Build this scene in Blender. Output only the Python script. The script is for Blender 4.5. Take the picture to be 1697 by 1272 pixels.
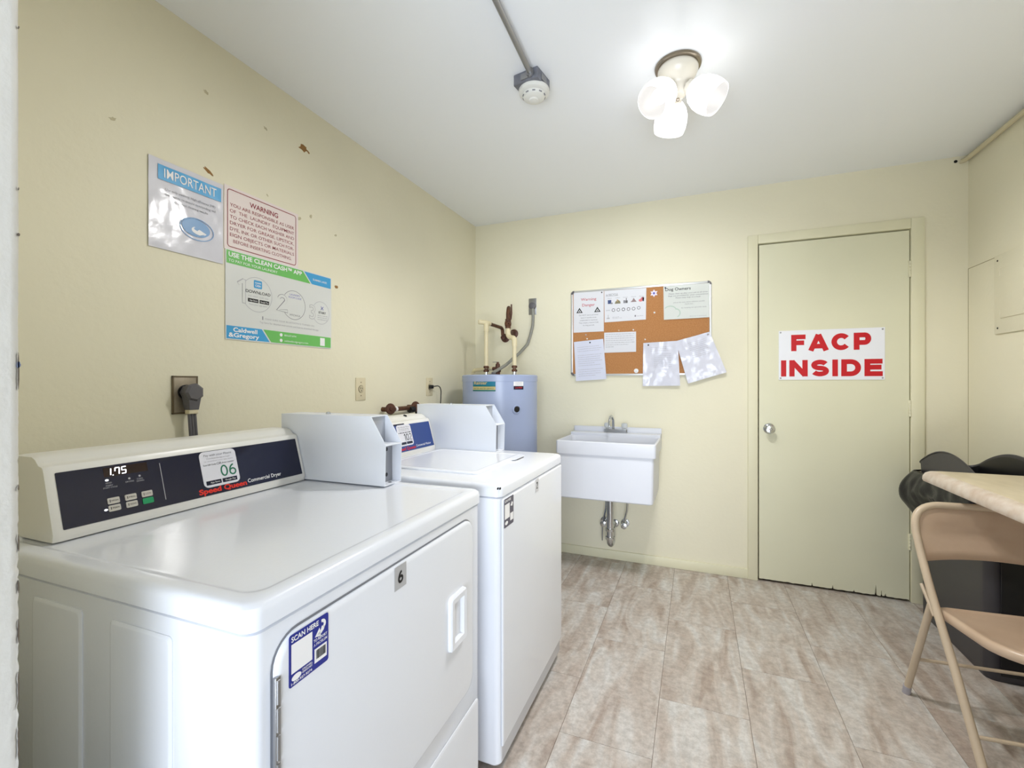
import bpy, bmesh, math, random
from math import sin, cos, pi, radians, atan2, hypot
from mathutils import Vector, Matrix, noise

random.seed(7)
for o in list(bpy.data.objects):
    bpy.data.objects.remove(o, do_unlink=True)
SC = bpy.context.scene
COL = SC.collection

# ------------------------------------------------------------------ camera
cam_d = bpy.data.cameras.new('camera')
cam = bpy.data.objects.new('camera', cam_d)
COL.objects.link(cam)
cam_d.sensor_width = 36.0
cam_d.lens = 750.0 / 1697.0 * 36.0
cam_d.shift_y = -2.0 / 1697.0
cam_d.clip_start = 0.02
cam.location = (0, 0, 1.22)
cam.rotation_euler = (radians(90), 0, radians(22.163))
SC.camera = cam

# ------------------------------------------------------------------ world, light, exposure
SC.view_settings.view_transform = 'Standard'
SC.view_settings.look = 'None'
SC.view_settings.exposure = 0.16
SC.view_settings.gamma = 1.0
SC.view_settings.use_curve_mapping = False
SC.cycles.max_bounces = 10
SC.cycles.diffuse_bounces = 6
SC.cycles.sample_clamp_indirect = 10.0
w = bpy.data.worlds.new('sky')
SC.world = w
w.use_nodes = True
w.node_tree.nodes['Background'].inputs[0].default_value = (0.80, 0.88, 1.0, 1)
w.node_tree.nodes['Background'].inputs[1].default_value = 0.9


def area_light(name, loc, target, sx, sy, power, col):
    d = bpy.data.lights.new(name, 'AREA')
    d.shape = 'RECTANGLE'
    d.size = sx
    d.size_y = sy
    d.energy = power
    d.color = col
    o = bpy.data.objects.new(name, d)
    COL.objects.link(o)
    o.location = loc
    v = Vector(target) - Vector(loc)
    o.rotation_euler = v.to_track_quat('-Z', 'Y').to_euler()
    return o


DAY = area_light('daylight', (2.9, -9.0, 1.75), (-0.3, 3.0, 1.0), 5.0, 2.0, 480.0, (0.84, 0.91, 1.0))
GND = area_light('ceiling_fill', (0.2, -2.2, 0.02), (0.2, -1.9, 2.2), 2.6, 2.4, 335.0, (0.82, 0.90, 1.0))  # unseen area lamp outside the doorway, added to lift the ceiling
BULB_L = 5.0   # radiance of the three bulbs
SPOT_W = 28.5
SHADE_L = 1.9   # glow of their frosted shades


# ------------------------------------------------------------------ materials
def lin(c):
    return tuple(((x / 255.0) / 12.92 if x / 255.0 <= 0.04045 else ((x / 255.0 + 0.055) / 1.055) ** 2.4) for x in c)


MATS = {}


def mat(name, rgb, rough=0.5, metal=0.0, spec=0.5, var=0.0, vscale=6.0, bump=0.0, bscale=60.0, coat=0.0,
        trans=0.0, emit=None, estr=0.0, alpha=1.0, rgb2=None, stretch=None, ior=1.45, subs=0.0, croug=0.05):
    if name in MATS:
        return MATS[name]
    m = bpy.data.materials.new(name)
    m.use_nodes = True
    nt = m.node_tree
    b = nt.nodes['Principled BSDF']
    c = lin(rgb) + (1,)
    b.inputs['Base Color'].default_value = c
    b.inputs['Roughness'].default_value = rough
    b.inputs['Metallic'].default_value = metal
    b.inputs['Specular IOR Level'].default_value = spec
    b.inputs['IOR'].default_value = ior
    b.inputs['Coat Weight'].default_value = coat
    b.inputs['Coat Roughness'].default_value = croug
    b.inputs['Transmission Weight'].default_value = trans
    b.inputs['Alpha'].default_value = alpha
    if subs:
        b.inputs['Subsurface Weight'].default_value = subs
        b.inputs['Subsurface Radius'].default_value = (.02, .02, .02)
    if emit:
        b.inputs['Emission Color'].default_value = lin(emit) + (1,)
        b.inputs['Emission Strength'].default_value = estr
    if var or bump or rgb2:
        tc = nt.nodes.new('ShaderNodeTexCoord')
        mp = nt.nodes.new('ShaderNodeMapping')
        nt.links.new(tc.outputs['Object'], mp.inputs[0])
        if stretch:
            mp.inputs['Scale'].default_value = stretch
    if var or rgb2:
        n = nt.nodes.new('ShaderNodeTexNoise')
        n.inputs['Scale'].default_value = vscale
        n.inputs['Detail'].default_value = 6
        nt.links.new(mp.outputs[0], n.inputs['Vector'])
        r = nt.nodes.new('ShaderNodeValToRGB')
        r.color_ramp.elements[0].position = 0.3
        r.color_ramp.elements[1].position = 0.7
        if rgb2:
            r.color_ramp.elements[0].color = lin(rgb2) + (1,)
            r.color_ramp.elements[1].color = c
        else:
            r.color_ramp.elements[0].color = tuple(x * (1 - var) for x in c[:3]) + (1,)
            r.color_ramp.elements[1].color = tuple(min(1, x * (1 + var)) for x in c[:3]) + (1,)
        nt.links.new(n.outputs[0], r.inputs[0])
        nt.links.new(r.outputs[0], b.inputs['Base Color'])
    if bump:
        n2 = nt.nodes.new('ShaderNodeTexNoise')
        n2.inputs['Scale'].default_value = bscale
        n2.inputs['Detail'].default_value = 4
        nt.links.new(mp.outputs[0], n2.inputs['Vector'])
        bp = nt.nodes.new('ShaderNodeBump')
        bp.inputs['Strength'].default_value = bump
        bp.inputs['Distance'].default_value = 0.01
        nt.links.new(n2.outputs[0], bp.inputs['Height'])
        nt.links.new(bp.outputs[0], b.inputs['Normal'])
    MATS[name] = m
    return m


WALL = mat('wall_paint', (230, 225, 202), 0.55, spec=0.3, var=0.018, vscale=2.5, bump=0.10, bscale=45)
TRIMP = mat('trim_paint', (226, 222, 194), 0.4, spec=0.4, var=0.02, vscale=5, bump=0.04, bscale=30)
DOORP = mat('door_paint', (222, 220, 194), 0.38, spec=0.45, var=0.02, vscale=3, bump=0.03, bscale=25)
CEIL = mat('ceiling_paint', (240, 243, 248), 0.22, spec=0.35, bump=0.03, bscale=8)
JAMBW = mat('jamb_paint', (214, 213, 208), 0.5, var=0.03, vscale=20, bump=0.1, bscale=90)
JOINT = mat('floor_joint', (118, 104, 92), 0.8)
ENAM = mat('white_enamel', (228, 231, 238), 0.16, spec=0.5, bump=0.015, bscale=120)
ENAM2 = mat('white_metal_paint', (228, 232, 240), 0.3, spec=0.5)
PLAST = mat('white_plastic', (228, 227, 222), 0.28)
NAVY = mat('navy_panel', (24, 27, 52), 0.12, spec=0.5)
BLUEP = mat('blue_panel', (40, 66, 130), 0.15)
RED = mat('red_ink', (226, 45, 28), 0.5)
CRIM = mat('crimson_ink', (196, 16, 30), 0.5)
MAROON = mat('maroon_ink', (140, 50, 62), 0.5)
BLACK = mat('black_ink', (25, 25, 28), 0.5)
GREYI = mat('grey_ink', (130, 130, 138), 0.6)
LGREY = mat('light_grey_ink', (176, 176, 182), 0.6)
WHITE = mat('white_ink', (240, 240, 242), 0.5)
PAPER = mat('paper', (218, 219, 225), 0.6)
PAPERP = mat('cream_pink_paper', (230, 218, 215), 0.45)
GREENI = mat('green_ink', (110, 190, 98), 0.4)
BLUEI = mat('blue_ink', (66, 160, 215), 0.35)
DGREEN = mat('dark_green_ink', (20, 110, 80), 0.5)
STKBLUE = mat('sticker_blue', (38, 48, 140), 0.35)
STKGREY = mat('sticker_grey', (90, 88, 104), 0.4)
TAG = mat('number_tag_grey', (178, 178, 180), 0.4)
PINK = mat('pink_print', (214, 120, 125), 0.5)
BUTTON = mat('button_grey', (196, 192, 184), 0.4)
BGREEN = mat('button_green', (20, 150, 95), 0.4)
DISP = mat('display_window', (38, 18, 20), 0.15)
LED = mat('display_led', (255, 255, 255), 0.5, emit=(240, 245, 255), estr=1.6)
CHROME = mat('chrome', (205, 208, 212), 0.12, metal=1.0)
ACRYL = mat('clear_acrylic', (222, 226, 230), 0.12, trans=0.35)
STEEL = mat('steel', (160, 160, 162), 0.35, metal=0.9)
GALV = mat('galvanised', (128, 130, 140), 0.45, metal=0.6, var=0.15, vscale=40)
RUST = mat('rusty_brass', (112, 74, 52), 0.5, metal=0.4, rgb2=(70, 48, 38), vscale=40, bump=0.2, bscale=90)
BRASS = mat('aged_brass', (150, 120, 84), 0.4, metal=0.7, var=0.2, vscale=50)
VALVEB = mat('dark_valve', (88, 58, 48), 0.45, metal=0.3, var=0.2, vscale=40)
CPVC = mat('cream_pipe', (226, 214, 178), 0.4, var=0.04)
HEAT = mat('heater_enamel', (160, 173, 206), 0.25, spec=0.5, var=0.03, vscale=3)
DGREY = mat('dark_grey_plastic', (96, 94, 98), 0.45)
GCABLE = mat('grey_cable', (140, 140, 132), 0.5)
BRPLATE = mat('brown_plate', (150, 140, 124), 0.35, metal=0.4, var=0.1, vscale=30)
BRPEDGE = mat('brown_plate_edge', (104, 90, 68), 0.5)
IVORY = mat('ivory_plastic', (216, 206, 176), 0.4)
BLKP = mat('black_plastic', (24, 24, 27), 0.3)
CORK = mat('cork', (190, 138, 92), 0.9, spec=0.1, rgb2=(172, 120, 76), vscale=160, bump=0.2, bscale=200)
ALU = mat('aluminium_frame', (214, 216, 218), 0.3, metal=0.6)
SINKM = mat('sink_fibreglass', (216, 219, 228), 0.35, var=0.01)
BINM = mat('bin_grey_black', (62, 60, 64), 0.42, bump=0.02, bscale=20)
BAGM = mat('black_bag', (20, 20, 26), 0.22, bump=0.35, bscale=14)
CHAIRM = mat('chair_tan_enamel', (194, 170, 146), 0.33, rgb2=(182, 156, 132), vscale=9, bump=0.02)
CHAIRT = mat('chair_tube_tan', (192, 174, 150), 0.35, var=0.05, vscale=12)
CHAIRG = mat('chair_foot_grey', (170, 166, 172), 0.6)
CHIPB = mat('bare_drywall_brown', (150, 112, 66), 0.9, var=0.15, vscale=60)
SCUFF = mat('wall_scuff', (190, 182, 152), 0.8, var=0.1, vscale=40)
DARK = mat('dark_gap', (14, 13, 13), 0.9)
WOODR = mat('bare_wood', (78, 58, 42), 0.9)
LAMPM = mat('fixture_cream_metal', (214, 208, 196), 0.3, spec=0.6)
BRONZE = mat('fixture_ring', (150, 140, 126), 0.25, metal=0.9)
PURPLE = mat('violet_print', (110, 110, 190), 0.5)
TEAL = mat('teal_print', (16, 118, 148), 0.4)
GOLDP = mat('gold_print', (196, 178, 120), 0.4)
SKIRT = mat('outdoor_concrete', (150, 148, 142), 0.9, var=0.08, vscale=4)
SLEEVE = mat('clear_sleeve_paper', (216, 216, 226), 0.12, spec=0.6, bump=0.12, bscale=14)
SLEEVE2 = mat('crumpled_sleeve', (214, 215, 228), 0.16, spec=0.6, bump=0.5, bscale=13)
SLEEVE3 = mat('glossy_notice', (214, 218, 214), 0.14, spec=0.6, bump=0.10, bscale=12)


def glass_shade():
    m = bpy.data.materials.new('frosted_glass')
    m.use_nodes = True
    nt = m.node_tree
    b = nt.nodes['Principled BSDF']
    b.inputs['Base Color'].default_value = (.22, .22, .22, 1)
    b.inputs['Roughness'].default_value = 0.25
    b.inputs['Emission Color'].default_value = (1, 0.99, .96, 1)
    b.inputs['Emission Strength'].default_value = SHADE_L / 0.55
    tr = nt.nodes.new('ShaderNodeBsdfTranslucent')
    tr.inputs[0].default_value = (.30, .30, .30, 1)
    mx = nt.nodes.new('ShaderNodeMixShader')
    mx.inputs[0].default_value = 0.45
    nt.links.new(b.outputs[0], mx.inputs[1])
    nt.links.new(tr.outputs[0], mx.inputs[2])
    nt.links.new(mx.outputs[0], nt.nodes['Material Output'].inputs[0])
    return m


SHADE = glass_shade()
SHADE_IN = mat('frosted_inner', (70, 70, 70), 0.3, emit=(255, 252, 248), estr=0.66)
BULB = mat('bulb_glow', (255, 250, 240), 0.5, emit=(255, 252, 247), estr=BULB_L)


def floor_mat():
    m = bpy.data.materials.new('vinyl_tile')
    m.use_nodes = True
    nt = m.node_tree
    N = nt.nodes.new
    L = nt.links.new
    b = nt.nodes['Principled BSDF']
    tc = N('ShaderNodeTexCoord')
    oi = N('ShaderNodeObjectInfo')
    off = N('ShaderNodeVectorMath')
    off.operation = 'MULTIPLY'
    comb = N('ShaderNodeCombineXYZ')
    for k in range(3):
        L(oi.outputs['Random'], comb.inputs[k])
    L(comb.outputs[0], off.inputs[0])
    off.inputs[1].default_value = (37.0, 91.0, 13.0)
    add = N('ShaderNodeVectorMath')
    L(tc.outputs['Object'], add.inputs[0])
    L(off.outputs[0], add.inputs[1])
    mp = N('ShaderNodeMapping')
    mp.inputs['Scale'].default_value = (7.0, 1.5, 1.0)
    L(add.outputs[0], mp.inputs[0])
    n1 = N('ShaderNodeTexNoise')
    n1.inputs['Scale'].default_value = 1.6
    n1.inputs['Detail'].default_value = 5
    n1.inputs['Distortion'].default_value = 1.3
    L(mp.outputs[0], n1.inputs['Vector'])
    n2 = N('ShaderNodeTexNoise')
    n2.inputs['Scale'].default_value = 38
    n2.inputs['Detail'].default_value = 8
    n2.inputs['Roughness'].default_value = 0.75
    L(add.outputs[0], n2.inputs['Vector'])
    r1 = N('ShaderNodeValToRGB')
    e = r1.color_ramp.elements
    e[0].position = 0.33
    e[0].color = lin((172, 157, 146)) + (1,)
    e[1].position = 0.68
    e[1].color = lin((208, 206, 203)) + (1,)
    x = e.new(0.5)
    x.color = lin((194, 185, 177)) + (1,)
    L(n1.outputs[0], r1.inputs[0])
    r2 = N('ShaderNodeValToRGB')
    e = r2.color_ramp.elements
    e[0].position = 0.38
    e[0].color = (0.70, 0.69, 0.68, 1)
    e[1].position = 0.62
    e[1].color = (1.10, 1.10, 1.10, 1)
    L(n2.outputs[0], r2.inputs[0])
    mx = N('ShaderNodeMix')
    mx.data_type = 'RGBA'
    mx.blend_type = 'MULTIPLY'
    mx.inputs[0].default_value = 0.75
    L(r1.outputs[0], mx.inputs[6])
    L(r2.outputs[0], mx.inputs[7])
    L(mx.outputs[2], b.inputs['Base Color'])
    b.inputs['Roughness'].default_value = 0.42
    b.inputs['Specular IOR Level'].default_value = 0.4
    bp = N('ShaderNodeBump')
    bp.inputs['Strength'].default_value = 0.12
    bp.inputs['Distance'].default_value = 0.004
    L(n2.outputs[0], bp.inputs['Height'])
    L(bp.outputs[0], b.inputs['Normal'])
    return m


TILE = floor_mat()


def table_mat():
    m = mat('table_laminate', (214, 200, 174), 0.32, rgb2=(196, 182, 154), vscale=7, stretch=(3, 1, 1))
    return m


TABM = table_mat()
TABE = mat('table_edge_stone', (214, 204, 192), 0.35, rgb2=(190, 170, 152), vscale=26)


# ------------------------------------------------------------------ mesh helpers
class MB:
    def __init__(self):
        self.bm = bmesh.new()

    def _merge(self, t):
        me = bpy.data.meshes.new('t')
        t.to_mesh(me)
        t.free()
        self.bm.from_mesh(me)
        bpy.data.meshes.remove(me)
        return self

    def box(self, x0, x1, y0, y1, z0, z1, bev=0.0, seg=2):
        t = bmesh.new()
        bmesh.ops.create_cube(t, size=1)
        for v in t.verts:
            v.co = Vector(((x0 + x1) / 2 + v.co.x * (x1 - x0), (y0 + y1) / 2 + v.co.y * (y1 - y0),
                           (z0 + z1) / 2 + v.co.z * (z1 - z0)))
        if bev:
            bmesh.ops.bevel(t, geom=t.edges[:], offset=bev, segments=seg, affect='EDGES', profile=0.5)
        return self._merge(t)

    def loft(self, rings, cap0=True, cap1=True, closed=True):
        bm = self.bm
        R = [[bm.verts.new(p) for p in r] for r in rings]
        n = len(R[0])
        for a, b in zip(R[:-1], R[1:]):
            for i in range(n if closed else n - 1):
                j = (i + 1) % n
                bm.faces.new((a[i], a[j], b[j], b[i]))
        if cap0:
            bm.faces.new(R[0][::-1])
        if cap1:
            bm.faces.new(R[-1])
        return self

    def tube(self, pts, r, segs=12, cap=True, radii=None):
        P = [Vector(p) for p in pts]
        rings = []
        up = None
        for i, p in enumerate(P):
            if i == 0:
                d = P[1] - P[0]
            elif i == len(P) - 1:
                d = P[-1] - P[-2]
            else:
                d = (P[i + 1] - p).normalized() + (p - P[i - 1]).normalized()
            d.normalize()
            if up is None:
                up = Vector((0, 0, 1)) if abs(d.z) < 0.9 else Vector((1, 0, 0))
            s = d.cross(up).normalized()
            up = s.cross(d).normalized()
            rr = radii[i] if radii else r
            rings.append([p + s * cos(2 * pi * k / segs) * rr + up * sin(2 * pi * k / segs) * rr for k in range(segs)])
        return self.loft(rings, cap, cap)

    def lathe(self, prof, origin=(0, 0, 0), axis=(0, 0, 1), segs=24, cap0=True, cap1=True):
        a = Vector(axis).normalized()
        u = a.cross(Vector((0, 0, 1)) if abs(a.z) < 0.9 else Vector((1, 0, 0))).normalized()
        v = a.cross(u)
        o = Vector(origin)
        rings = [[o + a * h + (u * cos(2 * pi * k / segs) + v * sin(2 * pi * k / segs)) * max(r, 1e-4) for k in
                  range(segs)] for r, h in prof]
        return self.loft(rings, cap0, cap1)

    def prism(self, poly, f0, f1):
        """poly: 2D points; f0/f1 map (u,v) to 3D for the two faces"""
        return self.loft([[f0(*p) for p in poly], [f1(*p) for p in poly]])

    def face(self, pts):
        self.bm.faces.new([self.bm.verts.new(p) for p in pts])
        return self

    def build(self, name, m, parent=None, origin=None, smooth=True, angle=35, recalc=True, xf=None):
        bm = self.bm
        if recalc:
            bmesh.ops.recalc_face_normals(bm, faces=bm.faces[:])
        o_ = Vector(origin) if origin is not None else (ROOTLOC.get(parent.name, Vector((0, 0, 0))) if parent else Vector((0, 0, 0)))
        if xf is not None:
            bm.transform(xf)
        bm.transform(Matrix.Translation(-o_))
        me = bpy.data.meshes.new(name)
        bm.to_mesh(me)
        bm.free()
        if smooth:
            me.shade_smooth()
            me.set_sharp_from_angle(angle=radians(angle))
        me.materials.append(m)
        ob = bpy.data.objects.new(name, me)
        COL.objects.link(ob)
        if parent:
            ob.parent = parent
        else:
            ob.location = o_
        ROOTLOC[ob.name] = o_ if not parent else ROOTLOC.get(parent.name, Vector((0, 0, 0)))
        return ob


ROOTLOC = {}


def tag(o, label=None, cat=None, group=None, kind=None):
    if label:
        o['label'] = label
    if cat:
        o['category'] = cat
    if group:
        o['group'] = group
    if kind:
        o['kind'] = kind
    return o


def thing(name, label, cat, loc, group=None):
    o = bpy.data.objects.new(name, None)
    o.empty_display_size = 0.05
    COL.objects.link(o)
    o.location = loc
    ROOTLOC[o.name] = Vector(loc)
    return tag(o, label, cat, group)


def rrect(cx, cy, hx, hy, r, n=6):
    """rounded rectangle outline, counter-clockwise"""
    pts = []
    r = min(r, hx * .999, hy * .999)
    for q, (sx, sy) in enumerate(((1, 1), (-1, 1), (-1, -1), (1, -1))):
        for k in range(n + 1):
            a = q * pi / 2 + (pi / 2) * k / n
            pts.append((cx + sx * (hx - r) + r * cos(a), cy + sy * (hy - r) + r * sin(a)))
    return pts


def arc(p0, p1, p2, n=6):
    """round a corner: quadratic bezier"""
    a, b, c = Vector(p0), Vector(p1), Vector(p2)
    return [a * (1 - t) ** 2 + b * 2 * t * (1 - t) + c * t * t for t in [k / n for k in range(n + 1)]]


_TXT = {}


def text_mesh(body, offset=0.0, spacing=1.0):
    key = (body, offset, spacing)
    if key in _TXT:
        return _TXT[key]
    cu = bpy.data.curves.new('t', 'FONT')
    cu.body = body
    cu.size = 1.0
    cu.offset = offset
    cu.space_character = spacing
    cu.resolution_u = 3
    ob = bpy.data.objects.new('t', cu)
    COL.objects.link(ob)
    dg = bpy.context.evaluated_depsgraph_get()
    dg.update()
    me = bpy.data.meshes.new_from_object(ob.evaluated_get(dg))
    vs = [(v.co.x, v.co.y) for v in me.vertices]
    fs = [tuple(p.vertices) for p in me.polygons]
    bpy.data.meshes.remove(me)
    bpy.data.objects.remove(ob)
    bpy.data.curves.remove(cu)
    _TXT[key] = (vs, fs)
    return vs, fs


class Print:
    """flat print on a surface: map(u, v, w) -> world point, u and v in metres on the surface"""

    def __init__(self, mp):
        self.mp = mp
        self.layers = {}
        self.k = 0

    def _l(self, m, name, key=0):
        return self.layers.setdefault((m.name, name, key), (m, MB()))[1]

    def poly(self, pts, m, lv=1, name='printed_block'):
        if name == 'printed_block':
            du = max(p[0] for p in pts) - min(p[0] for p in pts)
            dv = max(p[1] for p in pts) - min(p[1] for p in pts)
            if max(du, dv) > 0.020:
                self.k += 1
                mb = self._l(m, name, self.k)
            else:
                mb = self._l(m, 'small_print')
        else:
            mb = self._l(m, name)
        mb.bm.faces.new([mb.bm.verts.new(self.mp(u, v, lv * 0.0004)) for u, v in pts])

    def rect(self, u0, v0, u1, v1, m, lv=1, r=0, name='printed_block', nu=1):
        if r:
            self.poly(rrect((u0 + u1) / 2, (v0 + v1) / 2, (u1 - u0) / 2, (v1 - v0) / 2, r, 4), m, lv, name)
        else:
            for k in range(nu):
                a = u0 + (u1 - u0) * k / nu
                b = u0 + (u1 - u0) * (k + 1) / nu
                self.poly([(a, v0), (b, v0), (b, v1), (a, v1)], m, lv, name)

    def line(self, p, q, wd, m, lv=1, name='printed_line'):
        d = Vector((q[0] - p[0], q[1] - p[1])).normalized()
        n = Vector((-d.y, d.x)) * wd / 2
        self.poly([(p[0] - n.x, p[1] - n.y), (q[0] - n.x, q[1] - n.y), (q[0] + n.x, q[1] + n.y), (p[0] + n.x, p[1] + n.y)],
                  m, lv, name)

    def outline(self, pts, wd, m, lv=1, closed=True, name='printed_line'):
        n = len(pts)
        for i in range(n if closed else n - 1):
            self.line(pts[i], pts[(i + 1) % n], wd, m, lv, name)

    def ellipse(self, cu, cv, ru, rv, m, lv=1, n=24, name='printed_block'):
        self.poly([(cu + ru * cos(2 * pi * k / n), cv + rv * sin(2 * pi * k / n)) for k in range(n)], m, lv, name)

    def ring(self, cu, cv, ru, rv, wd, m, lv=1, a0=0, a1=2 * pi, n=28, name='printed_line'):
        for k in range(n):
            a, b = a0 + (a1 - a0) * k / n, a0 + (a1 - a0) * (k + 1) / n
            self.poly([(cu + ru * cos(a), cv + rv * sin(a)), (cu + ru * cos(b), cv + rv * sin(b)),
                       (cu + (ru - wd) * cos(b), cv + (rv - wd) * sin(b)),
                       (cu + (ru - wd) * cos(a), cv + (rv - wd) * sin(a))], m, lv, name)

    def text(self, body, u, v, width=None, height=None, m=None, lv=2, align='l', bold=0.0, name='lettering', rot=0,
             vsc=None):
        """width: total width in metres (text is scaled to it), height: capital height"""
        vs, fs = text_mesh(body, min(bold, 0.004 if 'M' in body else 0.025))
        x0 = min(p[0] for p in vs)
        x1 = max(p[0] for p in vs)
        sy = (height / 0.70) if height else None
        sx = (width / (x1 - x0)) if width else sy
        if sy is None:
            sy = sx
        W = (x1 - x0) * sx
        o = {'l': 0, 'c': -W / 2, 'r': -W}[align]
        if (height or 0.02) < 0.0085 or lv >= 9:
            mb = self._l(m, 'fine_print')
        else:
            self.k += 1
            mb = self._l(m, name, self.k)
        c, s = cos(rot), sin(rot)
        vv = []
        for p in vs:
            a = (p[0] - x0) * sx + o
            b = p[1] * sy
            vv.append(mb.bm.verts.new(self.mp(u + a * c - b * s, v + a * s + b * c, lv * 0.0004)))
        for f in fs:
            try:
                mb.bm.faces.new([vv[i] for i in f])
            except ValueError:
                pass

    def strokes(self, body, u, v, width, height, tk, m, lv=1, gap=0.16, sx=1.0):
        """heavy block capitals and digits made of strokes, centred on u"""
        def A(cx, cy, rx, ry, a0, a1, n=14):
            return [(cx + rx * cos(radians(a0 + (a1 - a0) * k / n)), cy + ry * sin(radians(a0 + (a1 - a0) * k / n))) for k in range(n + 1)]
        h = tk / height / 2
        lo, hi = h, 1 - h
        G = {'I': (2 * h, [[(h, 0), (h, 1)]]),
             'F': (0.80, [[(h, 0), (h, 1)], [(0, hi), (0.80, hi)], [(0, 0.50), (0.72, 0.50)]]),
             'E': (0.86, [[(h, 0), (h, 1)], [(0, hi), (0.85, hi)], [(0, 0.52), (0.80, 0.52)], [(0, lo), (0.86, lo)]]),
             'A': (1.10, [[(h * .9, 0), (0.55, 0.97)], [(1.10 - h * .9, 0), (0.55, 0.97)], [(0.22, 0.27), (0.88, 0.27)]]),
             'C': (1.02, [A(0.51, 0.5, 0.51 - h, 0.5 - h, 38, 322, 26)]),
             'P': (0.88, [[(h, 0), (h, 1)], [(0, hi), (0.56, hi)] + A(0.56, (hi + 0.42) / 2, 0.32 - h, (hi - 0.42) / 2, 90, -90) + [(0, 0.42)]]),
             'D': (0.96, [[(h, 0), (h, 1)], [(0, hi), (0.46, hi)] + A(0.46, 0.5, 0.50 - h, 0.5 - h, 90, -90) + [(0, lo)]]),
             'N': (0.96, [[(h, 0), (h, 1)], [(0.96 - h, 0), (0.96 - h, 1)], [(h, 0.93), (0.96 - h, 0.07)]]),
             'S': (0.92, [A(0.46, 0.5 + (hi - 0.5) / 2, 0.46 - h * 1.1, (hi - 0.5) / 2, 22, 270, 18) + A(0.46, 0.5 - (0.5 - lo) / 2, 0.46 - h, (0.5 - lo) / 2, 90, -158, 18)]),
             '0': (0.66, [A(0.33, 0.5, 0.33 - h, 0.5 - h, 0, 360, 28)]),
             '1': (0.36, [[(0.26, 0), (0.26, 1)], [(0.26, 0.97), (0.02, 0.78)]]),
             '2': (0.64, [A(0.32, 0.70, 0.31 - h, 0.30 - h, 165, -20, 14) + [(0.04, lo), (0.64, lo)]]),
             '6': (0.66, [A(0.33, 0.32, 0.33 - h, 0.32 - h, 0, 360, 24), A(0.52, 0.36, 0.52 - h, 0.64 - h, 178, 100, 12)])}
        tot = sum(G[c][0] for c in body) + gap * (len(body) - 1)
        kx = width / tot if width else height * sx
        x = u - tot * kx / 2
        self.k += 1
        mb = self._l(m, 'lettering', self.k)
        for c in body:
            gw, paths = G[c]
            for ip, pth in enumerate(paths):
                dz = 0.00015 * ip
                P = [Vector((x + a * kx, v + b * height)) for a, b in pth]
                L, Rr = [], []
                for i, p in enumerate(P):
                    d = (P[min(i + 1, len(P) - 1)] - P[max(i - 1, 0)]).normalized()
                    if 0 < i < len(P) - 1:
                        pass
                    nrm = Vector((-d.y, d.x)) * tk / 2
                    L.append(p + nrm)
                    Rr.append(p - nrm)
                V = [mb.bm.verts.new(self.mp(q.x, q.y, lv * 0.0004 + dz)) for q in L]
                W = [mb.bm.verts.new(self.mp(q.x, q.y, lv * 0.0004 + dz)) for q in Rr]
                for i in range(len(P) - 1):
                    mb.bm.faces.new((W[i], W[i + 1], V[i + 1], V[i]))
            x += (gw + gap) * kx

    def squiggle(self, u0, u1, v, h, m, lv=1, name='fine_print'):
        """a line of writing too small to read: short strokes"""
        u = u0
        while u < u1 - h * 0.4:
            wl = random.uniform(1.2, 4.2) * h
            e = min(u + wl, u1)
            self.rect(u, v, e, v + h * random.uniform(0.55, 0.8), m, lv, name=name)
            u = e + h * 0.6

    def build(self, parent):
        for (mn, name, key), (m, mb) in self.layers.items():
            o = mb.build(name, m, parent, smooth=False, recalc=False)
            if name in ('fine_print', 'small_print', 'barcode', 'printed_line'):
                o['kind'] = 'stuff'


def plane_map(o, u, v):
    o, u, v = Vector(o), Vector(u).normalized(), Vector(v).normalized()
    n = u.cross(v).normalized()
    return lambda a, b, c: o + u * a + v * b + n * c


LEFT = lambda y, z, x=-1.6: plane_map((x, y, z), (0, 1, 0), (0, 0, 1))
BACK = lambda x, z, y=3.17: plane_map((x, y, z), (1, 0, 0), (0, 0, 1))
RIGHT = lambda y, z, x=1.35: plane_map((x, y, z), (0, -1, 0), (0, 0, 1))


def quad_map(tl, tr, br, bl, y, W, H):
    """bilinear sheet on a plane facing -y; corners (x, z)"""
    def f(u, v, wv):
        s, t = u / W, v / H
        a = Vector((bl[0], 0, bl[1])) * (1 - s) + Vector((br[0], 0, br[1])) * s
        b = Vector((tl[0], 0, tl[1])) * (1 - s) + Vector((tr[0], 0, tr[1])) * s
        p = a * (1 - t) + b * t
        return Vector((p.x, y - wv, p.z))
    return f


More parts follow.
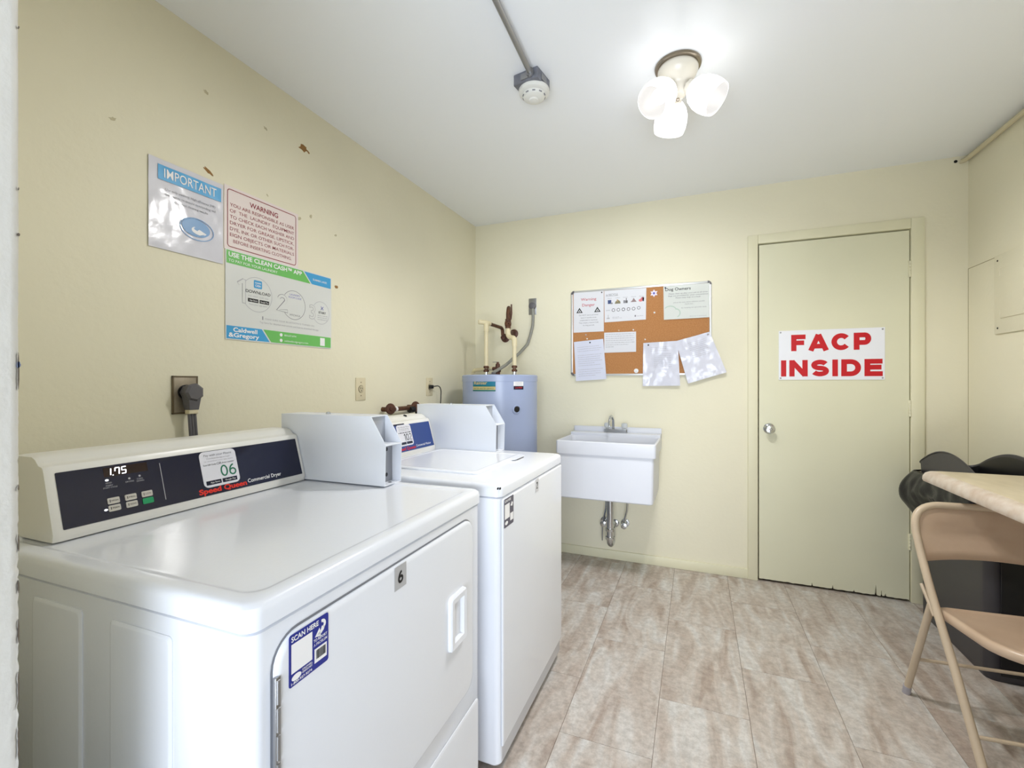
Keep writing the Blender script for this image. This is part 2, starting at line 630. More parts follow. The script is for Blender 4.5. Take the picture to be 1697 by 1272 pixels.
def sheet(name, label, cat, mp, W, H, m, thick=0.0012, group=None, n=1, wav=0.0, seed=0, origin=None):
    """a thin sheet or board from a surface map, top face at w=0, back at w=-thick, optionally rippled"""
    def rip(u, v):
        if not wav:
            return 0.0
        q = noise.noise(Vector((u * 14 + seed, v * 9, seed * 1.7))) + 0.6 * noise.noise(Vector((u * 34, v * 26 + seed, 3)))
        return wav * (q + 0.5)
    mb = MB()
    bm = mb.bm
    F = [[bm.verts.new(mp(W * i / n, H * j / n, rip(W * i / n, H * j / n))) for i in range(n + 1)] for j in range(n + 1)]
    B = [[bm.verts.new(mp(W * i / n, H * j / n, rip(W * i / n, H * j / n) - thick)) for i in range(n + 1)] for j in range(n + 1)]
    for j in range(n):
        for i in range(n):
            bm.faces.new((F[j][i], F[j][i + 1], F[j + 1][i + 1], F[j + 1][i]))
            bm.faces.new((B[j][i], B[j + 1][i], B[j + 1][i + 1], B[j][i + 1]))
    for k in range(n):
        bm.faces.new((F[0][k + 1], F[0][k], B[0][k], B[0][k + 1]))
        bm.faces.new((F[n][k], F[n][k + 1], B[n][k + 1], B[n][k]))
        bm.faces.new((F[k][0], F[k + 1][0], B[k + 1][0], B[k][0]))
        bm.faces.new((F[k + 1][n], F[k][n], B[k][n], B[k + 1][n]))
    ob = mb.build(name, m, origin=mp(W / 2, 0, 0), angle=60)
    ob.name = name
    tag(ob, label, cat, group)
    ROOTLOC[ob.name] = Vector(mp(W / 2, 0, 0))
    pr = Print(lambda u, v, c: mp(u, v, c + 0.0016 + rip(u, v)) if wav else mp(u, v, c))
    return ob, pr


# ================================================================== SETTING
XL, XR, YB, YF, H = -1.60, 1.35, 3.17, 0.262, 2.44
T = 0.12
JX, JR, JH = -0.70, 0.62, 2.06


def struct(o, label=None):
    o['kind'] = 'structure'
    if label:
        o['label'] = label
    return o


wl = struct(MB().box(XL - T, XL, YF - 0.14, YB + T, -0.02, H).build('wall_left', WALL, smooth=False),
            'cream painted left wall with posters and peeled patches')
wr = struct(MB().box(XR, XR + T, YF - 0.14, YB + T, -0.02, H).build('wall_right', WALL, smooth=False),
            'cream painted right wall with breaker panel')
DX0, DX1, DZ = 0.352, 1.094, 2.075
wb = MB()
wb.box(XL, DX0 - 0.03, YB, YB + T, -0.02, H)
wb.box(DX1 + 0.03, XR, YB, YB + T, -0.02, H)
wb.box(DX0 - 0.03, DX1 + 0.03, YB, YB + T, DZ + 0.025, H)
wb = struct(wb.build('wall_back', WALL, smooth=False), 'cream painted back wall with the door and bulletin board')
wf = MB()
wf.box(XL, JX - 0.02, YF - 0.14, YF - 0.014, -0.02, H)
wf.box(JR + 0.02, XR, YF - 0.14, YF - 0.014, -0.02, H)
wf.box(JX - 0.02, JR + 0.02, YF - 0.14, YF - 0.014, JH + 0.02, H)
wf = struct(wf.build('wall_front', WALL, smooth=False), 'cream wall around the doorway the picture is taken from')
struct(MB().box(XL - T, XR + T, YF - 0.14, YB + T, H, H + 0.08).build('ceiling', CEIL, smooth=False),
       'white glossy painted ceiling')
struct(MB().box(-8, 8, -14, YF - 0.14, -0.16, -0.04).build('trim_4', SKIRT, smooth=False),
       'concrete walkway outside the doorway')

# left door jamb with ragged paint edge (the near doorway the camera looks through)
jm = MB()
rings = []
nz = 520
for k in range(nz + 1):
    z = JH * k / nz
    low = 1.0 if z < 1.12 else (0.45 if z < 1.35 else 0.15)
    j = 0.0005 * noise.noise(Vector((z * 9, 1, 2))) + 0.0011 * low * noise.noise(Vector((z * 95, 5, 2))) + 0.0008 * low * noise.noise(Vector((z * 230, 5, 7)))
    c = []
    for (x, y) in ((JX - 0.055, YF - 0.015), (JX - 0.055, YF - 0.001), (JX - 0.010, YF + 0.000), (JX - 0.004, YF - 0.001),
                   (JX - 0.001, YF - 0.004), (JX, YF - 0.009), (JX, 0.10), (JX - 0.055, 0.10)):
        q = j if y > 0.25 and x > JX - 0.03 else 0
        c.append((x + q * 0.3, y + q, z))
    rings.append(c)
jm.loft(rings)
jamb = struct(jm.build('trim_1', JAMBW, angle=50), 'white door jamb with ragged chipped paint edge at left')
for (z0, z1, dd, mm) in ((1.236, 1.244, .004, 'b'), (1.214, 1.252, .0015, 'd'), (1.384, 1.387, .003, 'd'), (1.435, 1.438, .0012, 'd'), (1.615, 1.618, .0015, 'd'),
                         (1.10, 1.106, .0015, 'd'), (1.03, 1.05, .0015, 'd'), (0.985, 1.000, .002, 'd'), (0.93, 0.955, .0018, 'd'), (0.86, 0.90, .0018, 'd'),
                         (0.80, 0.835, .0016, 'd'), (0.70, 0.76, .0018, 'd')):
    cpm = MB()
    n = 12
    random.seed(int(z0 * 1000))
    poly = [((z0 + z1) / 2 + (z1 - z0) / 2 * cos(2 * pi * k / n) * random.uniform(.8, 1.1), dd / 2 * sin(2 * pi * k / n) * random.uniform(.5, 1)) for k in range(n)]
    cpm.prism(poly, lambda a, b: Vector((JX - 0.0025, YF - 0.0014 + b, a)), lambda a, b: Vector((JX - 0.0002, YF - 0.0020 + b, a)))
    cpm.build('paint_chip', mat('chip_blue_grey', (104, 114, 140), .6) if mm == 'b' else mat('chip_brown', (92, 82, 70), .8), jamb, smooth=False)
jr = MB()
jr.box(JR, JR + 0.055, 0.10, YF, 0, JH, 0.004)
struct(jr.build('trim_2', JAMBW), 'white right door jamb')
struct(MB().box(JX - 0.055, JR + 0.055, 0.10, YF, JH, JH + 0.05, 0.004).build('trim_3', JAMBW), 'white door head')

# floor and its tiles
fl = struct(MB().box(XL, XR, YF - 0.14, YB + 0.12, -0.04, -0.0015).build('floor', JOINT, smooth=False),
            'pinkish beige stone-look vinyl tile floor')
tile_cache = {}
xs = []
x = -1.69
while x < XR:
    xs.append(x)
    x += 0.3115
ci = 0
for k, x0 in enumerate(xs):
    ystart = 1.84 if k % 2 == 1 else 2.165
    y0 = ystart - 0.635 * 4
    while y0 < YB:
        a, b = max(x0, XL), min(x0 + 0.3115, XR)
        c, d = max(y0, YF - 0.14), min(y0 + 0.635, YB + 0.02)
        if b - a > 0.02 and d - c > 0.02:
            key = (round(b - a, 3), round(d - c, 3))
            hx, hy = (b - a) / 2 - 0.0005, (d - c) / 2 - 0.0005
            if key not in tile_cache:
                t = MB()
                t.box(-hx, hx, -hy, hy, -0.0015, 0.0)
                for v in t.bm.verts:
                    if v.co.z > -0.0001:
                        v.co.x *= (hx - 0.0008) / hx
                        v.co.y *= (hy - 0.0008) / hy
                ob = t.build('floor_tile', TILE, fl, smooth=False, origin=(0, 0, 0))
                tile_cache[key] = ob.data
            else:
                ob = bpy.data.objects.new('floor_tile', tile_cache[key])
                COL.objects.link(ob)
                ob.parent = fl
            ob.location = ((a + b) / 2, (c + d) / 2, 0)
        y0 += 0.635

# baseboard on the back wall, in two runs
struct(MB().box(XL, 0.298, YB - 0.011, YB, 0, 0.062, 0.003).build('baseboard_back', TRIMP), 'low cream baseboard left of the door')
struct(MB().box(1.162, XR, YB - 0.011, YB, 0, 0.062, 0.003).build('baseboard_right', TRIMP), 'low cream baseboard right of the door')

# door_1: casing, leaf, knob, hinges, sign is its own thing
dr = bpy.data.objects.new('door_1', None)
COL.objects.link(dr)
dr.location = ((DX0 + DX1) / 2, YB, 0)
ROOTLOC['door_1'] = Vector(dr.location)
struct(dr, 'flat cream closet door with red lettered sign')
cs = MB()
cs.box(0.296, 0.352, YB - 0.016, YB + 0.10, 0.0, 2.132, 0.004)
cs.box(1.102, 1.162, YB - 0.016, YB + 0.10, 0.0, 2.132, 0.004)
cs.box(0.352, 1.102, YB - 0.016, YB + 0.10, 2.076, 2.132, 0.004)
cs.build('casing', TRIMP, dr)
# leaf with splintered bottom edge
nb = 420
bot = []
for k in range(nb + 1):
    x = 0.3585 + (1.0965 - 0.3585) * k / nb
    t = (x - 0.3585) / 0.7335
    e = 0.014 + 0.003 * noise.noise(Vector((x * 40, 0, 1)))
    for (c, wd, hh) in ((0.80, 0.006, 0.075), (0.835, 0.004, 0.05), (0.38, 0.004, 0.03), (0.52, .004, .03), (0.66, .004, .02), (.86, .005, .02)):
        if abs(t - c) < wd:
            e += hh * (1 - abs(t - c) / wd) * .8
    bot.append((x, e))
poly = bot + [(1.0965, 2.068), (0.3585, 2.068)]
MB().prism(poly, lambda a, b: Vector((a, YB - 0.006, b)), lambda a, b: Vector((a, YB + 0.034, b))).build('door_leaf', DOORP, dr, smooth=False)
MB().box(0.34, 1.12, YB + 0.05, YB + 0.06, -0.001, 2.09).build('gap_shade_sheet', DARK, dr, smooth=False)  # dark sheet behind the leaf, painted shade for the gaps around it
kb = MB()
kb.lathe([(0.0, 0), (0.032, 0), (0.032, 0.003), (0.027, 0.008), (0.012, 0.012), (0.011, 0.030), (0.022, 0.036), (0.027, 0.045),
          (0.027, 0.056), (0.021, 0.063), (0.008, 0.064), (0.006, 0.060), (0.0, 0.060)], (0.413, YB - 0.006, 0.940), (0, -1, 0), 28)
tag(kb.build('door_knob', CHROME, dr), 'round brushed chrome knob')
for zc in (1.852, 1.078, 0.338):
    h = MB()
    h.box(1.0925, 1.1035, YB - 0.010, YB - 0.004, zc - 0.045, zc + 0.045, 0.001)
    for q in range(5):
        h.tube([(1.098, YB - 0.012, zc - 0.045 + q * 0.018), (1.098, YB - 0.012, zc - 0.0285 + q * 0.018)], 0.0055, 10)
    h.build('hinge', TRIMP, dr)

# sign on door
sg, P = sheet('door_sign', 'white metal sign with red letters FACP INSIDE screwed to the cream door', 'sign',
              BACK(0.464, 1.238, YB - 0.0095), 0.522, 0.296, mat('sign_white', (234, 236, 244), 0.3), 0.003)
P.strokes('FACP', 0.262, 0.172, 0.392, 0.098, 0.0275, CRIM)
P.strokes('INSIDE', 0.262, 0.020, 0.500, 0.098, 0.0275, CRIM)
P.build(sg)
for (u, v) in ((0.010, 0.010), (0.512, 0.010), (0.010, 0.286), (0.512, 0.286)):
    MB().lathe([(0, 0), (0.005, 0), (0.004, 0.002), (0, 0.003)], (0.464 + u, YB - 0.0095, 1.238 + v), (0, -1, 0), 10).build('screw', STEEL, sg)

# breaker panel on right wall, painted over
bp = thing('breaker_panel', 'cream painted-over breaker panel cover on the right wall', 'breaker panel', (XR, 2.7, 1.454))
MB().box(XR - 0.010, XR, 2.30, 2.92, 1.454, 1.832, 0.002).build('cover_plate', WALL, bp)
MB().box(XR - 0.015, XR - 0.0095, 2.38, 2.868, 1.526, 1.762, 0.002).build('panel_door', WALL, bp)
for (y, z) in ((2.893, 1.805), (2.893, 1.482), (2.33, 1.805), (2.33, 1.482)):
    MB().lathe([(0, 0), (0.005, 0), (0.004, 0.002), (0, 0.003)], (XR - 0.0095, y, z), (-1, 0, 0), 10).build('screw', DARK, bp)
for z in (1.55, 1.74):
    MB().box(XR - 0.016, XR - 0.0095, 2.862, 2.872, z - 0.012, z + 0.012, 0.001).build('hinge', WALL, bp)
# hairline cracks in the painted wall
CRK = mat('crack_tan', (150, 140, 105), 0.9)
MB().box(XR - 0.0006, XR, 2.925, YB, 1.8285, 1.8315).build('crack', CRK, wr, smooth=False)
MB().box(XR - 0.0006, XR, YB - 0.0025, YB, 0.75, 1.83).build('crack', CRK, wr, smooth=False)

# peeled patches on the left wall
def chip(y, z, ry, rz, m, rot=0.0, seed=0, d=0.0008):
    random.seed(seed)
    n = 13
    pts = []
    for k in range(n):
        a = 2 * pi * k / n
        r = random.uniform(0.55, 1.15)
        u, v = ry * cos(a) * r, rz * sin(a) * r
        pts.append((y + u * cos(rot) - v * sin(rot), z + u * sin(rot) + v * cos(rot)))
    MB().prism(pts, lambda a, b: Vector((XL - 0.001, a, b)), lambda a, b: Vector((XL + d, a, b))).build('peeled_patch', m, wl, smooth=False)


chip(1.494, 2.251, 0.026, 0.016, CHIPB, 0.2, 3, 0.0012)
chip(1.525, 2.245, 0.010, 0.006, CHIPB, -0.6, 4)
chip(1.078, 1.968, 0.022, 0.006, CHIPB, -0.55, 5)
chip(1.692, 1.680, 0.011, 0.009, CHIPB, 0, 6, 0.0012)
chip(1.070, 2.243, 0.012, 0.008, SCUFF, -0.5, 7)
chip(0.795, 2.001, 0.010, 0.006, SCUFF, 0.3, 8)
chip(1.308, 2.239, 0.010, 0.006, SCUFF, -0.4, 9)
chip(1.316, 1.975, 0.006, 0.003, SCUFF, -0.6, 10)
chip(1.475, 1.934, 0.012, 0.008, SCUFF, 0.2, 11)
chip(1.538, 1.966, 0.008, 0.010, SCUFF, 0.2, 12)
chip(1.688, 1.925, 0.010, 0.006, SCUFF, 0.1, 13)

# ================================================================== WALL SIGNS (left wall)
s1, P = sheet('important_notice', 'laminated white notice headed IMPORTANT in blue band on left wall', 'notice',
              LEFT(0.887, 1.652, XL + 0.003), 0.243, 0.288, SLEEVE, 0.0012, n=36, wav=0.0014, seed=4)
for k in range(8):
    P.rect(0.026, 0.222 + k * 0.006, 0.234, 0.228 + k * 0.006, BLUEI, 1, nu=36, name='header_band')
P.text('IMPORTANT', 0.130, 0.232, 0.172, 0.030, WHITE, 4, 'c', 0.012)
P.text('Use only washing, High efficiency (HE)', 0.130, 0.192, 0.165, 0.0075, GREYI, 1, 'c')
P.text('detergents to ensure outstanding and', 0.130, 0.176, 0.168, 0.0075, GREYI, 1, 'c')
P.text('excellent cleaning results', 0.130, 0.160, 0.112, 0.0075, GREYI, 1, 'c')
P.ring(0.150, 0.096, 0.058, 0.038, 0.003, mat('soft_blue', (120, 160, 205), .4), 1)
P.ellipse(0.146, 0.100, 0.048, 0.030, mat('soft_blue', (120, 160, 205), .4), 1)
P.ellipse(0.156, 0.092, 0.026, 0.014, WHITE, 2)
P.ellipse(0.150, 0.097, 0.012, 0.006, mat('soft_blue', (120, 160, 205), .4), 3)
P.build(s1)

s2, P = sheet('warning_sign', 'pinkish WARNING sign with maroon text and border on left wall', 'sign',
              LEFT(1.1345, 1.712, XL + 0.002), 0.332, 0.236, PAPERP, 0.0015)
o1 = rrect(0.166, 0.118, 0.153, 0.106, 0.010, 4)
P.outline(o1, 0.0032, MAROON)
P.text('WARNING', 0.166, 0.186, 0.128, 0.019, MAROON, 1, 'c', 0.02)
for k, t in enumerate(('YOU ARE RESPONSIBLE AS USER', 'OF  THE  LAUNDRY  EQUIPMENT', 'TO CHECK EACH WASHER AND',
                       'DRYER FOR GREASE, LIPSTICK,', 'DYE, INK OR OTHER SUCH FOR-', 'EIGN OBJECTS OR MATERIALS',
                       'BEFORE INSERTING CLOTHING.')):
    P.text(t, 0.166, 0.1625 - k * 0.0222, 0.288 if k < 6 else 0.262, 0.0125, MAROON, 1, 'c', 0.004)
P.build(s2)

s3, P = sheet('payment_app_sign', 'green and blue payment app instruction sign below the WARNING sign', 'sign',
              LEFT(1.1385, 1.380, XL + 0.003), 0.519, 0.334, mat('sign_offwhite', (218, 220, 218), 0.35), 0.0015)
Wg, Hg = 0.519, 0.334
P.poly([(0.004, Hg - 0.052), (0.395, Hg - 0.052), (0.352, Hg - 0.004), (0.004, Hg - 0.004)], GREENI)
P.poly([(0.402, Hg - 0.052), (Wg - 0.004, Hg - 0.052), (Wg - 0.004, Hg - 0.004), (0.359, Hg - 0.004)], BLUEI)
P.text('USE THE CLEAN CASH\u2122 APP', 0.012, Hg - 0.026, 0.335, 0.0165, WHITE, 2, 'l', 0.03)
P.text('TO PAY FOR YOUR LAUNDRY', 0.012, Hg - 0.045, 0.21, 0.010, WHITE, 2, 'l', 0.0)
P.text('SUMMER LAKES', 0.408, Hg - 0.034, 0.082, 0.0085, WHITE, 2, 'l', 0.02)
P.poly([(0.004, 0.004), (0.186, 0.004), (0.150, 0.052), (0.004, 0.052)], BLUEI)
P.poly([(0.193, 0.004), (Wg - 0.004, 0.004), (Wg - 0.004, 0.052), (0.157, 0.052)], GREENI)
P.text('Caldwell', 0.030, 0.031, 0.100, 0.0155, WHITE, 2, 'l', 0.03)
P.text('&Gregory', 0.012, 0.011, 0.126, 0.0155, WHITE, 2, 'l', 0.03)
P.ellipse(0.240, 0.039, 0.007, 0.007, WHITE, 2, 14)
P.ellipse(0.240, 0.016, 0.007, 0.007, WHITE, 2, 14)
P.text('804.627.6974', 0.256, 0.035, 0.060, 0.007, WHITE, 2)
P.text('caldwellandgregory.com', 0.256, 0.012, 0.125, 0.0075, WHITE, 2)
P.rect(0.450, 0.010, 0.478, 0.046, WHITE, 2)
for (cu, cv, r, t, dk, m) in ((0.130, 0.185, 0.068, '1', 0.122, LGREY), (0.305, 0.172, 0.062, '2', 0.100, GREYI), (0.455, 0.160, 0.052, '3', 0.085, LGREY)):
    P.ring(cu, cv, r * 0.98, r, 0.0018, m, 1, -0.80 * pi, 0.80 * pi, 40)
    # numeral drawn as outline: solid numeral with a smaller ground numeral on top
    if t == '3':
        P.text(t, cu - r * 0.95, cv - r * 0.62, None, dk * 0.72, m, 1, 'c', 0.025)
        P.text(t, cu - r * 0.95, cv - r * 0.62, None, dk * 0.72, mat('sign_offwhite', (0, 0, 0)), 2, 'c', 0.0)
        continue
    P.strokes(t, cu - r * 0.95, cv - r * 0.62, dk * (0.30 if t == '1' else 0.52), dk * 0.75, 0.0150, m)
    P.strokes(t, cu - r * 0.95, cv - r * 0.62 + 0.0018, dk * (0.30 if t == '1' else 0.52) - 0.003, dk * 0.75 - 0.0036, 0.0112, mat('sign_offwhite', (0, 0, 0)), 3)
P.rect(0.115, 0.210, 0.151, 0.241, BLUEI, 1, 0.004)
P.text('CLEAN', 0.133, 0.228, 0.026, 0.006, WHITE, 2, 'c', .02)
P.text('CASH', 0.133, 0.216, 0.024, 0.008, WHITE, 2, 'c', .03)
P.text('DOWNLOAD', 0.135, 0.188, 0.108, 0.0115, BLACK, 1, 'c', 0.01)
P.text('the clean cash app', 0.135, 0.174, 0.09, 0.006, LGREY, 1, 'c')
P.rect(0.090, 0.153, 0.135, 0.167, BLACK, 1)
P.rect(0.140, 0.153, 0.183, 0.167, BLACK, 1)
P.text('App Store', 0.113, 0.157, 0.034, 0.006, WHITE, 2, 'c')
P.text('Google Play', 0.162, 0.157, 0.036, 0.006, WHITE, 2, 'c')
P.text('from your app store', 0.135, 0.142, 0.08, 0.006, LGREY, 1, 'c')
P.text('LAUNDRY', 0.311, 0.212, 0.055, 0.0075, PURPLE, 1, 'c')
P.text('ROOM CODE', 0.311, 0.200, 0.066, 0.0075, PURPLE, 1, 'c')
P.text('MTCWCA', 0.311, 0.125, 0.055, 0.008, GREYI, 1, 'c')
P.line((0.455, 0.190), (0.470, 0.175), 0.003, PURPLE)
P.line((0.470, 0.190), (0.455, 0.175), 0.003, PURPLE)
P.text('START', 0.463, 0.157, 0.044, 0.009, BLACK, 1, 'c', 0.02)
for k in range(3):
    P.squiggle(0.435, 0.495, 0.146 - k * 0.009, 0.0035, LGREY)
P.text('MAKE SURE YOUR BLUETOOTH IS TURNED ON', 0.290, 0.092, 0.25, 0.0065, LGREY, 1, 'c')
P.text('Tap here for detailed instructions and how to download the app', 0.290, 0.076, 0.30, 0.0075, LGREY, 1, 'c')
P.rect(0.152, 0.090, 0.156, 0.104, GREYI, 1)
P.build(s3)
MATS['sign_offwhite'] = MATS['sign_offwhite']

# ================================================================== LEFT WALL OUTLETS
# big dryer receptacle, angled plug, cord
rc = thing('dryer_outlet', 'brown-edged metal outlet plate behind the thick grey dryer plug', 'outlet', (XL, 0.997, 1.118))
MB().box(XL, XL + 0.006, 0.958, 1.036, 1.118, 1.241, 0.002).build('outlet_plate', BRPLATE, rc)
o = MB()
for a in ((0.956, 0.961, 1.116, 1.243), (1.033, 1.038, 1.116, 1.243), (0.956, 1.038, 1.238, 1.243), (0.956, 1.038, 1.116, 1.121)):
    o.box(XL, XL + 0.0075, a[0], a[1], a[2], a[3], 0.001)
o.build('plate_edge', BRPEDGE, rc)
MB().lathe([(0, 0), (0.026, 0), (0.026, 0.006), (0, 0.006)], (XL + 0.006, 0.998, 1.188), (1, 0, 0), 24).build('receptacle', BLKP, rc)
pl = thing('dryer_plug', 'thick grey angled dryer plug with striped flat cord going down', 'plug', (XL + 0.03, 0.998, 1.15))
q = MB()
q.lathe([(0.0, 0), (0.024, 0.0), (0.025, 0.018), (0.030, 0.022), (0.031, 0.040), (0.024, 0.046), (0, 0.047)], (XL + 0.012, 0.998, 1.188), (1, 0, 0), 7)
q.loft([[(XL + 0.020, 0.975, 1.180), (XL + 0.020, 1.021, 1.180), (XL + 0.055, 1.019, 1.180), (XL + 0.055, 0.977, 1.180)],
        [(XL + 0.024, 0.982, 1.130), (XL + 0.024, 1.016, 1.130), (XL + 0.048, 1.014, 1.130), (XL + 0.048, 0.984, 1.130)]])
q.build('plug_body', DGREY, pl, angle=30)
MB().box(XL + 0.024, XL + 0.047, 0.983, 1.014, 1.116, 1.131, 0.003).build('cord_clamp', IVORY, pl)
for k in range(3):
    yy = 0.990 + k * 0.009
    MB().tube([(XL + 0.036, yy, 1.118), (XL + 0.036, yy + 0.004, 1.06), (XL + 0.036, yy + 0.010, 0.98), (XL + 0.05, yy + 0.012, 0.86)],
              0.0048, 10).build('cord_strand', DGREY, pl)


def outlet(name, label, y0, y1, z0, z1, single=True):
    r = thing(name, label, 'outlet', (XL, (y0 + y1) / 2, z0), 'ivory wall outlets')
    yc, zc = (y0 + y1) / 2, (z0 + z1) / 2
    MB().box(XL, XL + 0.005, y0, y1, z0, z1, 0.002).build('outlet_plate', IVORY, r)
    if single:
        MB().lathe([(0, 0), (0.0175, 0), (0.0175, 0.003), (0, 0.003)], (XL + 0.005, yc, zc), (1, 0, 0), 24).build('receptacle', mat('receptacle_ivory', (196, 186, 156), .4), r)
        MB().lathe([(0.0195, 0), (0.0195, 0.0012), (0.0175, 0.0012), (0.0175, 0)], (XL + 0.005, yc, zc), (1, 0, 0), 24, False, False).build('ring', BRPEDGE, r)
        s = MB()
        s.box(XL + 0.008, XL + 0.0086, yc - 0.0075, yc - 0.0050, zc - 0.001, zc + 0.009)
        s.box(XL + 0.008, XL + 0.0086, yc + 0.0050, yc + 0.0075, zc - 0.001, zc + 0.007)
        s.lathe([(0, 0), (0.003, 0), (0.003, 0.0006), (0, 0.0006)], (XL + 0.008, yc, zc - 0.009), (1, 0, 0), 10)
        s.build('slot', BLKP, r)
    for z in (zc - 0.034, zc + 0.034):
        MB().lathe([(0, 0), (0.003, 0), (0.0025, 0.0012), (0, 0.0015)], (XL + 0.005, yc, z), (1, 0, 0), 10).build('screw', BRPEDGE, r)
    return r


outlet('wall_outlet', 'ivory single round outlet with nothing plugged in, above the dryer coin box', 1.824, 1.896, 1.130, 1.246)
outlet('wall_outlet', 'small ivory outlet with a black plug, near the water heater', 2.472, 2.543, 1.136, 1.252)
cd = thing('power_cord', 'thin black plug and cord hanging from the outlet near the water heater', 'cord', (XL, 2.50, 1.19))
MB().box(XL + 0.006, XL + 0.030, 2.490, 2.520, 1.182, 1.206, 0.005).build('plug', BLKP, cd)
MB().tube([(XL + 0.03, 2.508, 1.196), (XL + 0.045, 2.535, 1.200)] + list(arc((XL + 0.045, 2.55, 1.198), (XL + 0.05, 2.575, 1.19), (XL + 0.045, 2.58, 1.15))) +
          [(XL + 0.04, 2.58, 1.05), (XL + 0.04, 2.56, 0.9)], 0.0032, 8).build('cord', BLKP, cd)

# laundry water valves over the washer
wv = thing('water_valves', 'two rusty brown water valve handles joined by short pipe above washer', 'valve', (XL, 2.14, 1.06))
for (yc, zc) in ((2.025, 1.078), (2.262, 1.080)):
    MB().lathe([(0.006, -0.006), (0.028, -0.004), (0.031, 0.003), (0.027, 0.008), (0.012, 0.009), (0.010, 0.014), (0.0, 0.015)],
               (-1.538, yc, zc), (0.93, -0.36, 0.08), 16).build('valve_handle', VALVEB, wv)
    MB().tube([(XL, yc + 0.012, zc - 0.004), (-1.550, yc + 0.012, zc - 0.004)], 0.013, 12).build('valve_stub', RUST, wv)
MB().tube([(-1.548, 2.035, 1.074), (-1.548, 2.262, 1.074)], 0.0125, 12).build('pipe', RUST, wv)
MB().tube([(-1.548, 2.075, 1.074), (-1.548, 2.092, 1.074)], 0.0150, 12).build('thread_tape', WHITE, wv)
MB().lathe([(0, -.02), (0.019, -0.02), (0.021, 0), (0.019, 0.02), (0, .02)], (-1.540, 2.225, 1.064), (0, 1, 0), 8).build('valve_body', BLKP, wv)
MB().tube([(-1.540, 2.262, 1.066)] + list(arc((-1.535, 2.272, 1.05), (-1.53, 2.276, 0.99), (-1.53, 2.276, 0.90))), 0.011, 10).build('hose', BLKP, wv)

# ================================================================== DRYER
def appliance_body(root, xf, W, D, zdeck, front_r=0.022, inner=True):
    """local frame: x from 0 (front) to -D (back), y from 0 to W; xf places it"""
    b = MB()
    cx, cy = -D / 2, W / 2
    rr = lambda i, z, r=front_r: [(x, y, z) for x, y in rrect(cx, cy, D / 2 - i, W / 2 - i, r, 6)]
    b.loft([rr(0.010, 0.03), rr(0.004, 0.04), rr(0.004, zdeck - 0.045), rr(0.008, zdeck - 0.042)])
    b.build('cabinet', ENAM, root, xf=xf, origin=ROOTLOC[root.name])
    f = MB()
    for (x, y) in ((-0.06, 0.06), (-0.06, W - 0.06), (-D + 0.06, 0.06), (-D + 0.06, W - 0.06)):
        f2 = MB().lathe([(0, 0), (0.02, 0), (0.02, 0.012), (0.010, 0.014), (0.010, 0.032), (0, 0.032)], (x, y, 0.0), (0, 0, 1), 12)
        f2.build('foot', BLKP, root, xf=xf, origin=ROOTLOC[root.name])
    f.bm.free()
    k = MB()
    Z = zdeck
    loops = [rr(0.004, Z - 0.040), rr(0.0, Z - 0.038), rr(0.0, Z - 0.014), rr(0.002, Z - 0.006), rr(0.007, Z - 0.0015), rr(0.013, Z)]
    if inner:
        loops += [rr(0.030, Z, 0.03), rr(0.036, Z - 0.0015, 0.03), rr(0.040, Z - 0.004, 0.03), rr(0.046, Z - 0.0045, 0.03)]
    k.loft(loops)
    k.build('top_deck', ENAM, root, xf=xf, origin=ROOTLOC[root.name])


def console(root, xf, y0, y1, zb, xb, depth, pm, zt=0.168, py0=0.016, py1=0.012):
    """sloped control console; xb local x of its bottom front edge. Returns the Print map of the panel face"""
    P_ = [(0.000, 0.000), (0.003, 0.010), (-0.034, 0.142), (-0.037, 0.1465), (-0.0425, 0.1485), (-0.050, 0.1495),
          (-0.056, 0.155), (-0.064, 0.1625), (-0.076, 0.1675), (-depth + 0.01, 0.1675), (-depth, 0.158), (-depth, 0.0)]
    cxp = sum(p[0] for p in P_) / len(P_)
    czp = sum(p[1] for p in P_) / len(P_)
    b = MB()
    rings = []
    for (y, s) in ((y0, 0.955), (y0 + 0.004, 0.985), (y0 + 0.012, 1.0), (y1 - 0.012, 1.0), (y1 - 0.004, 0.985), (y1, 0.955)):
        rings.append([(xb + cxp + (p[0] - cxp) * s, y, zb + (czp + (p[1] - czp) * s if p[1] > 0 else 0)) for p in P_])
    b.loft(rings)
    b.build('console', PLAST, root, xf=xf, origin=ROOTLOC[root.name])
    o = Vector((xb + 0.003, y0 + py0, zb + 0.010))
    v = Vector((-0.037, 0, 0.132)).normalized()
    u = Vector((0, 1, 0))
    n = u.cross(v)
    f = lambda a, b_, c: xf @ (o + u * a + v * b_ + n * (c + 0.0012))
    pw, ph = (y1 - y0) - py0 - py1, 0.1365
    mb = MB()
    pr = rrect(pw / 2, 0.066 + 0.004, pw / 2, 0.058, 0.002, 3)
    mb.prism(pr, lambda a, b_: f(a, b_, -0.0015), lambda a, b_: f(a, b_, 0))
    mb.build('control_panel', pm, root, origin=ROOTLOC[root.name])
    return f, pw


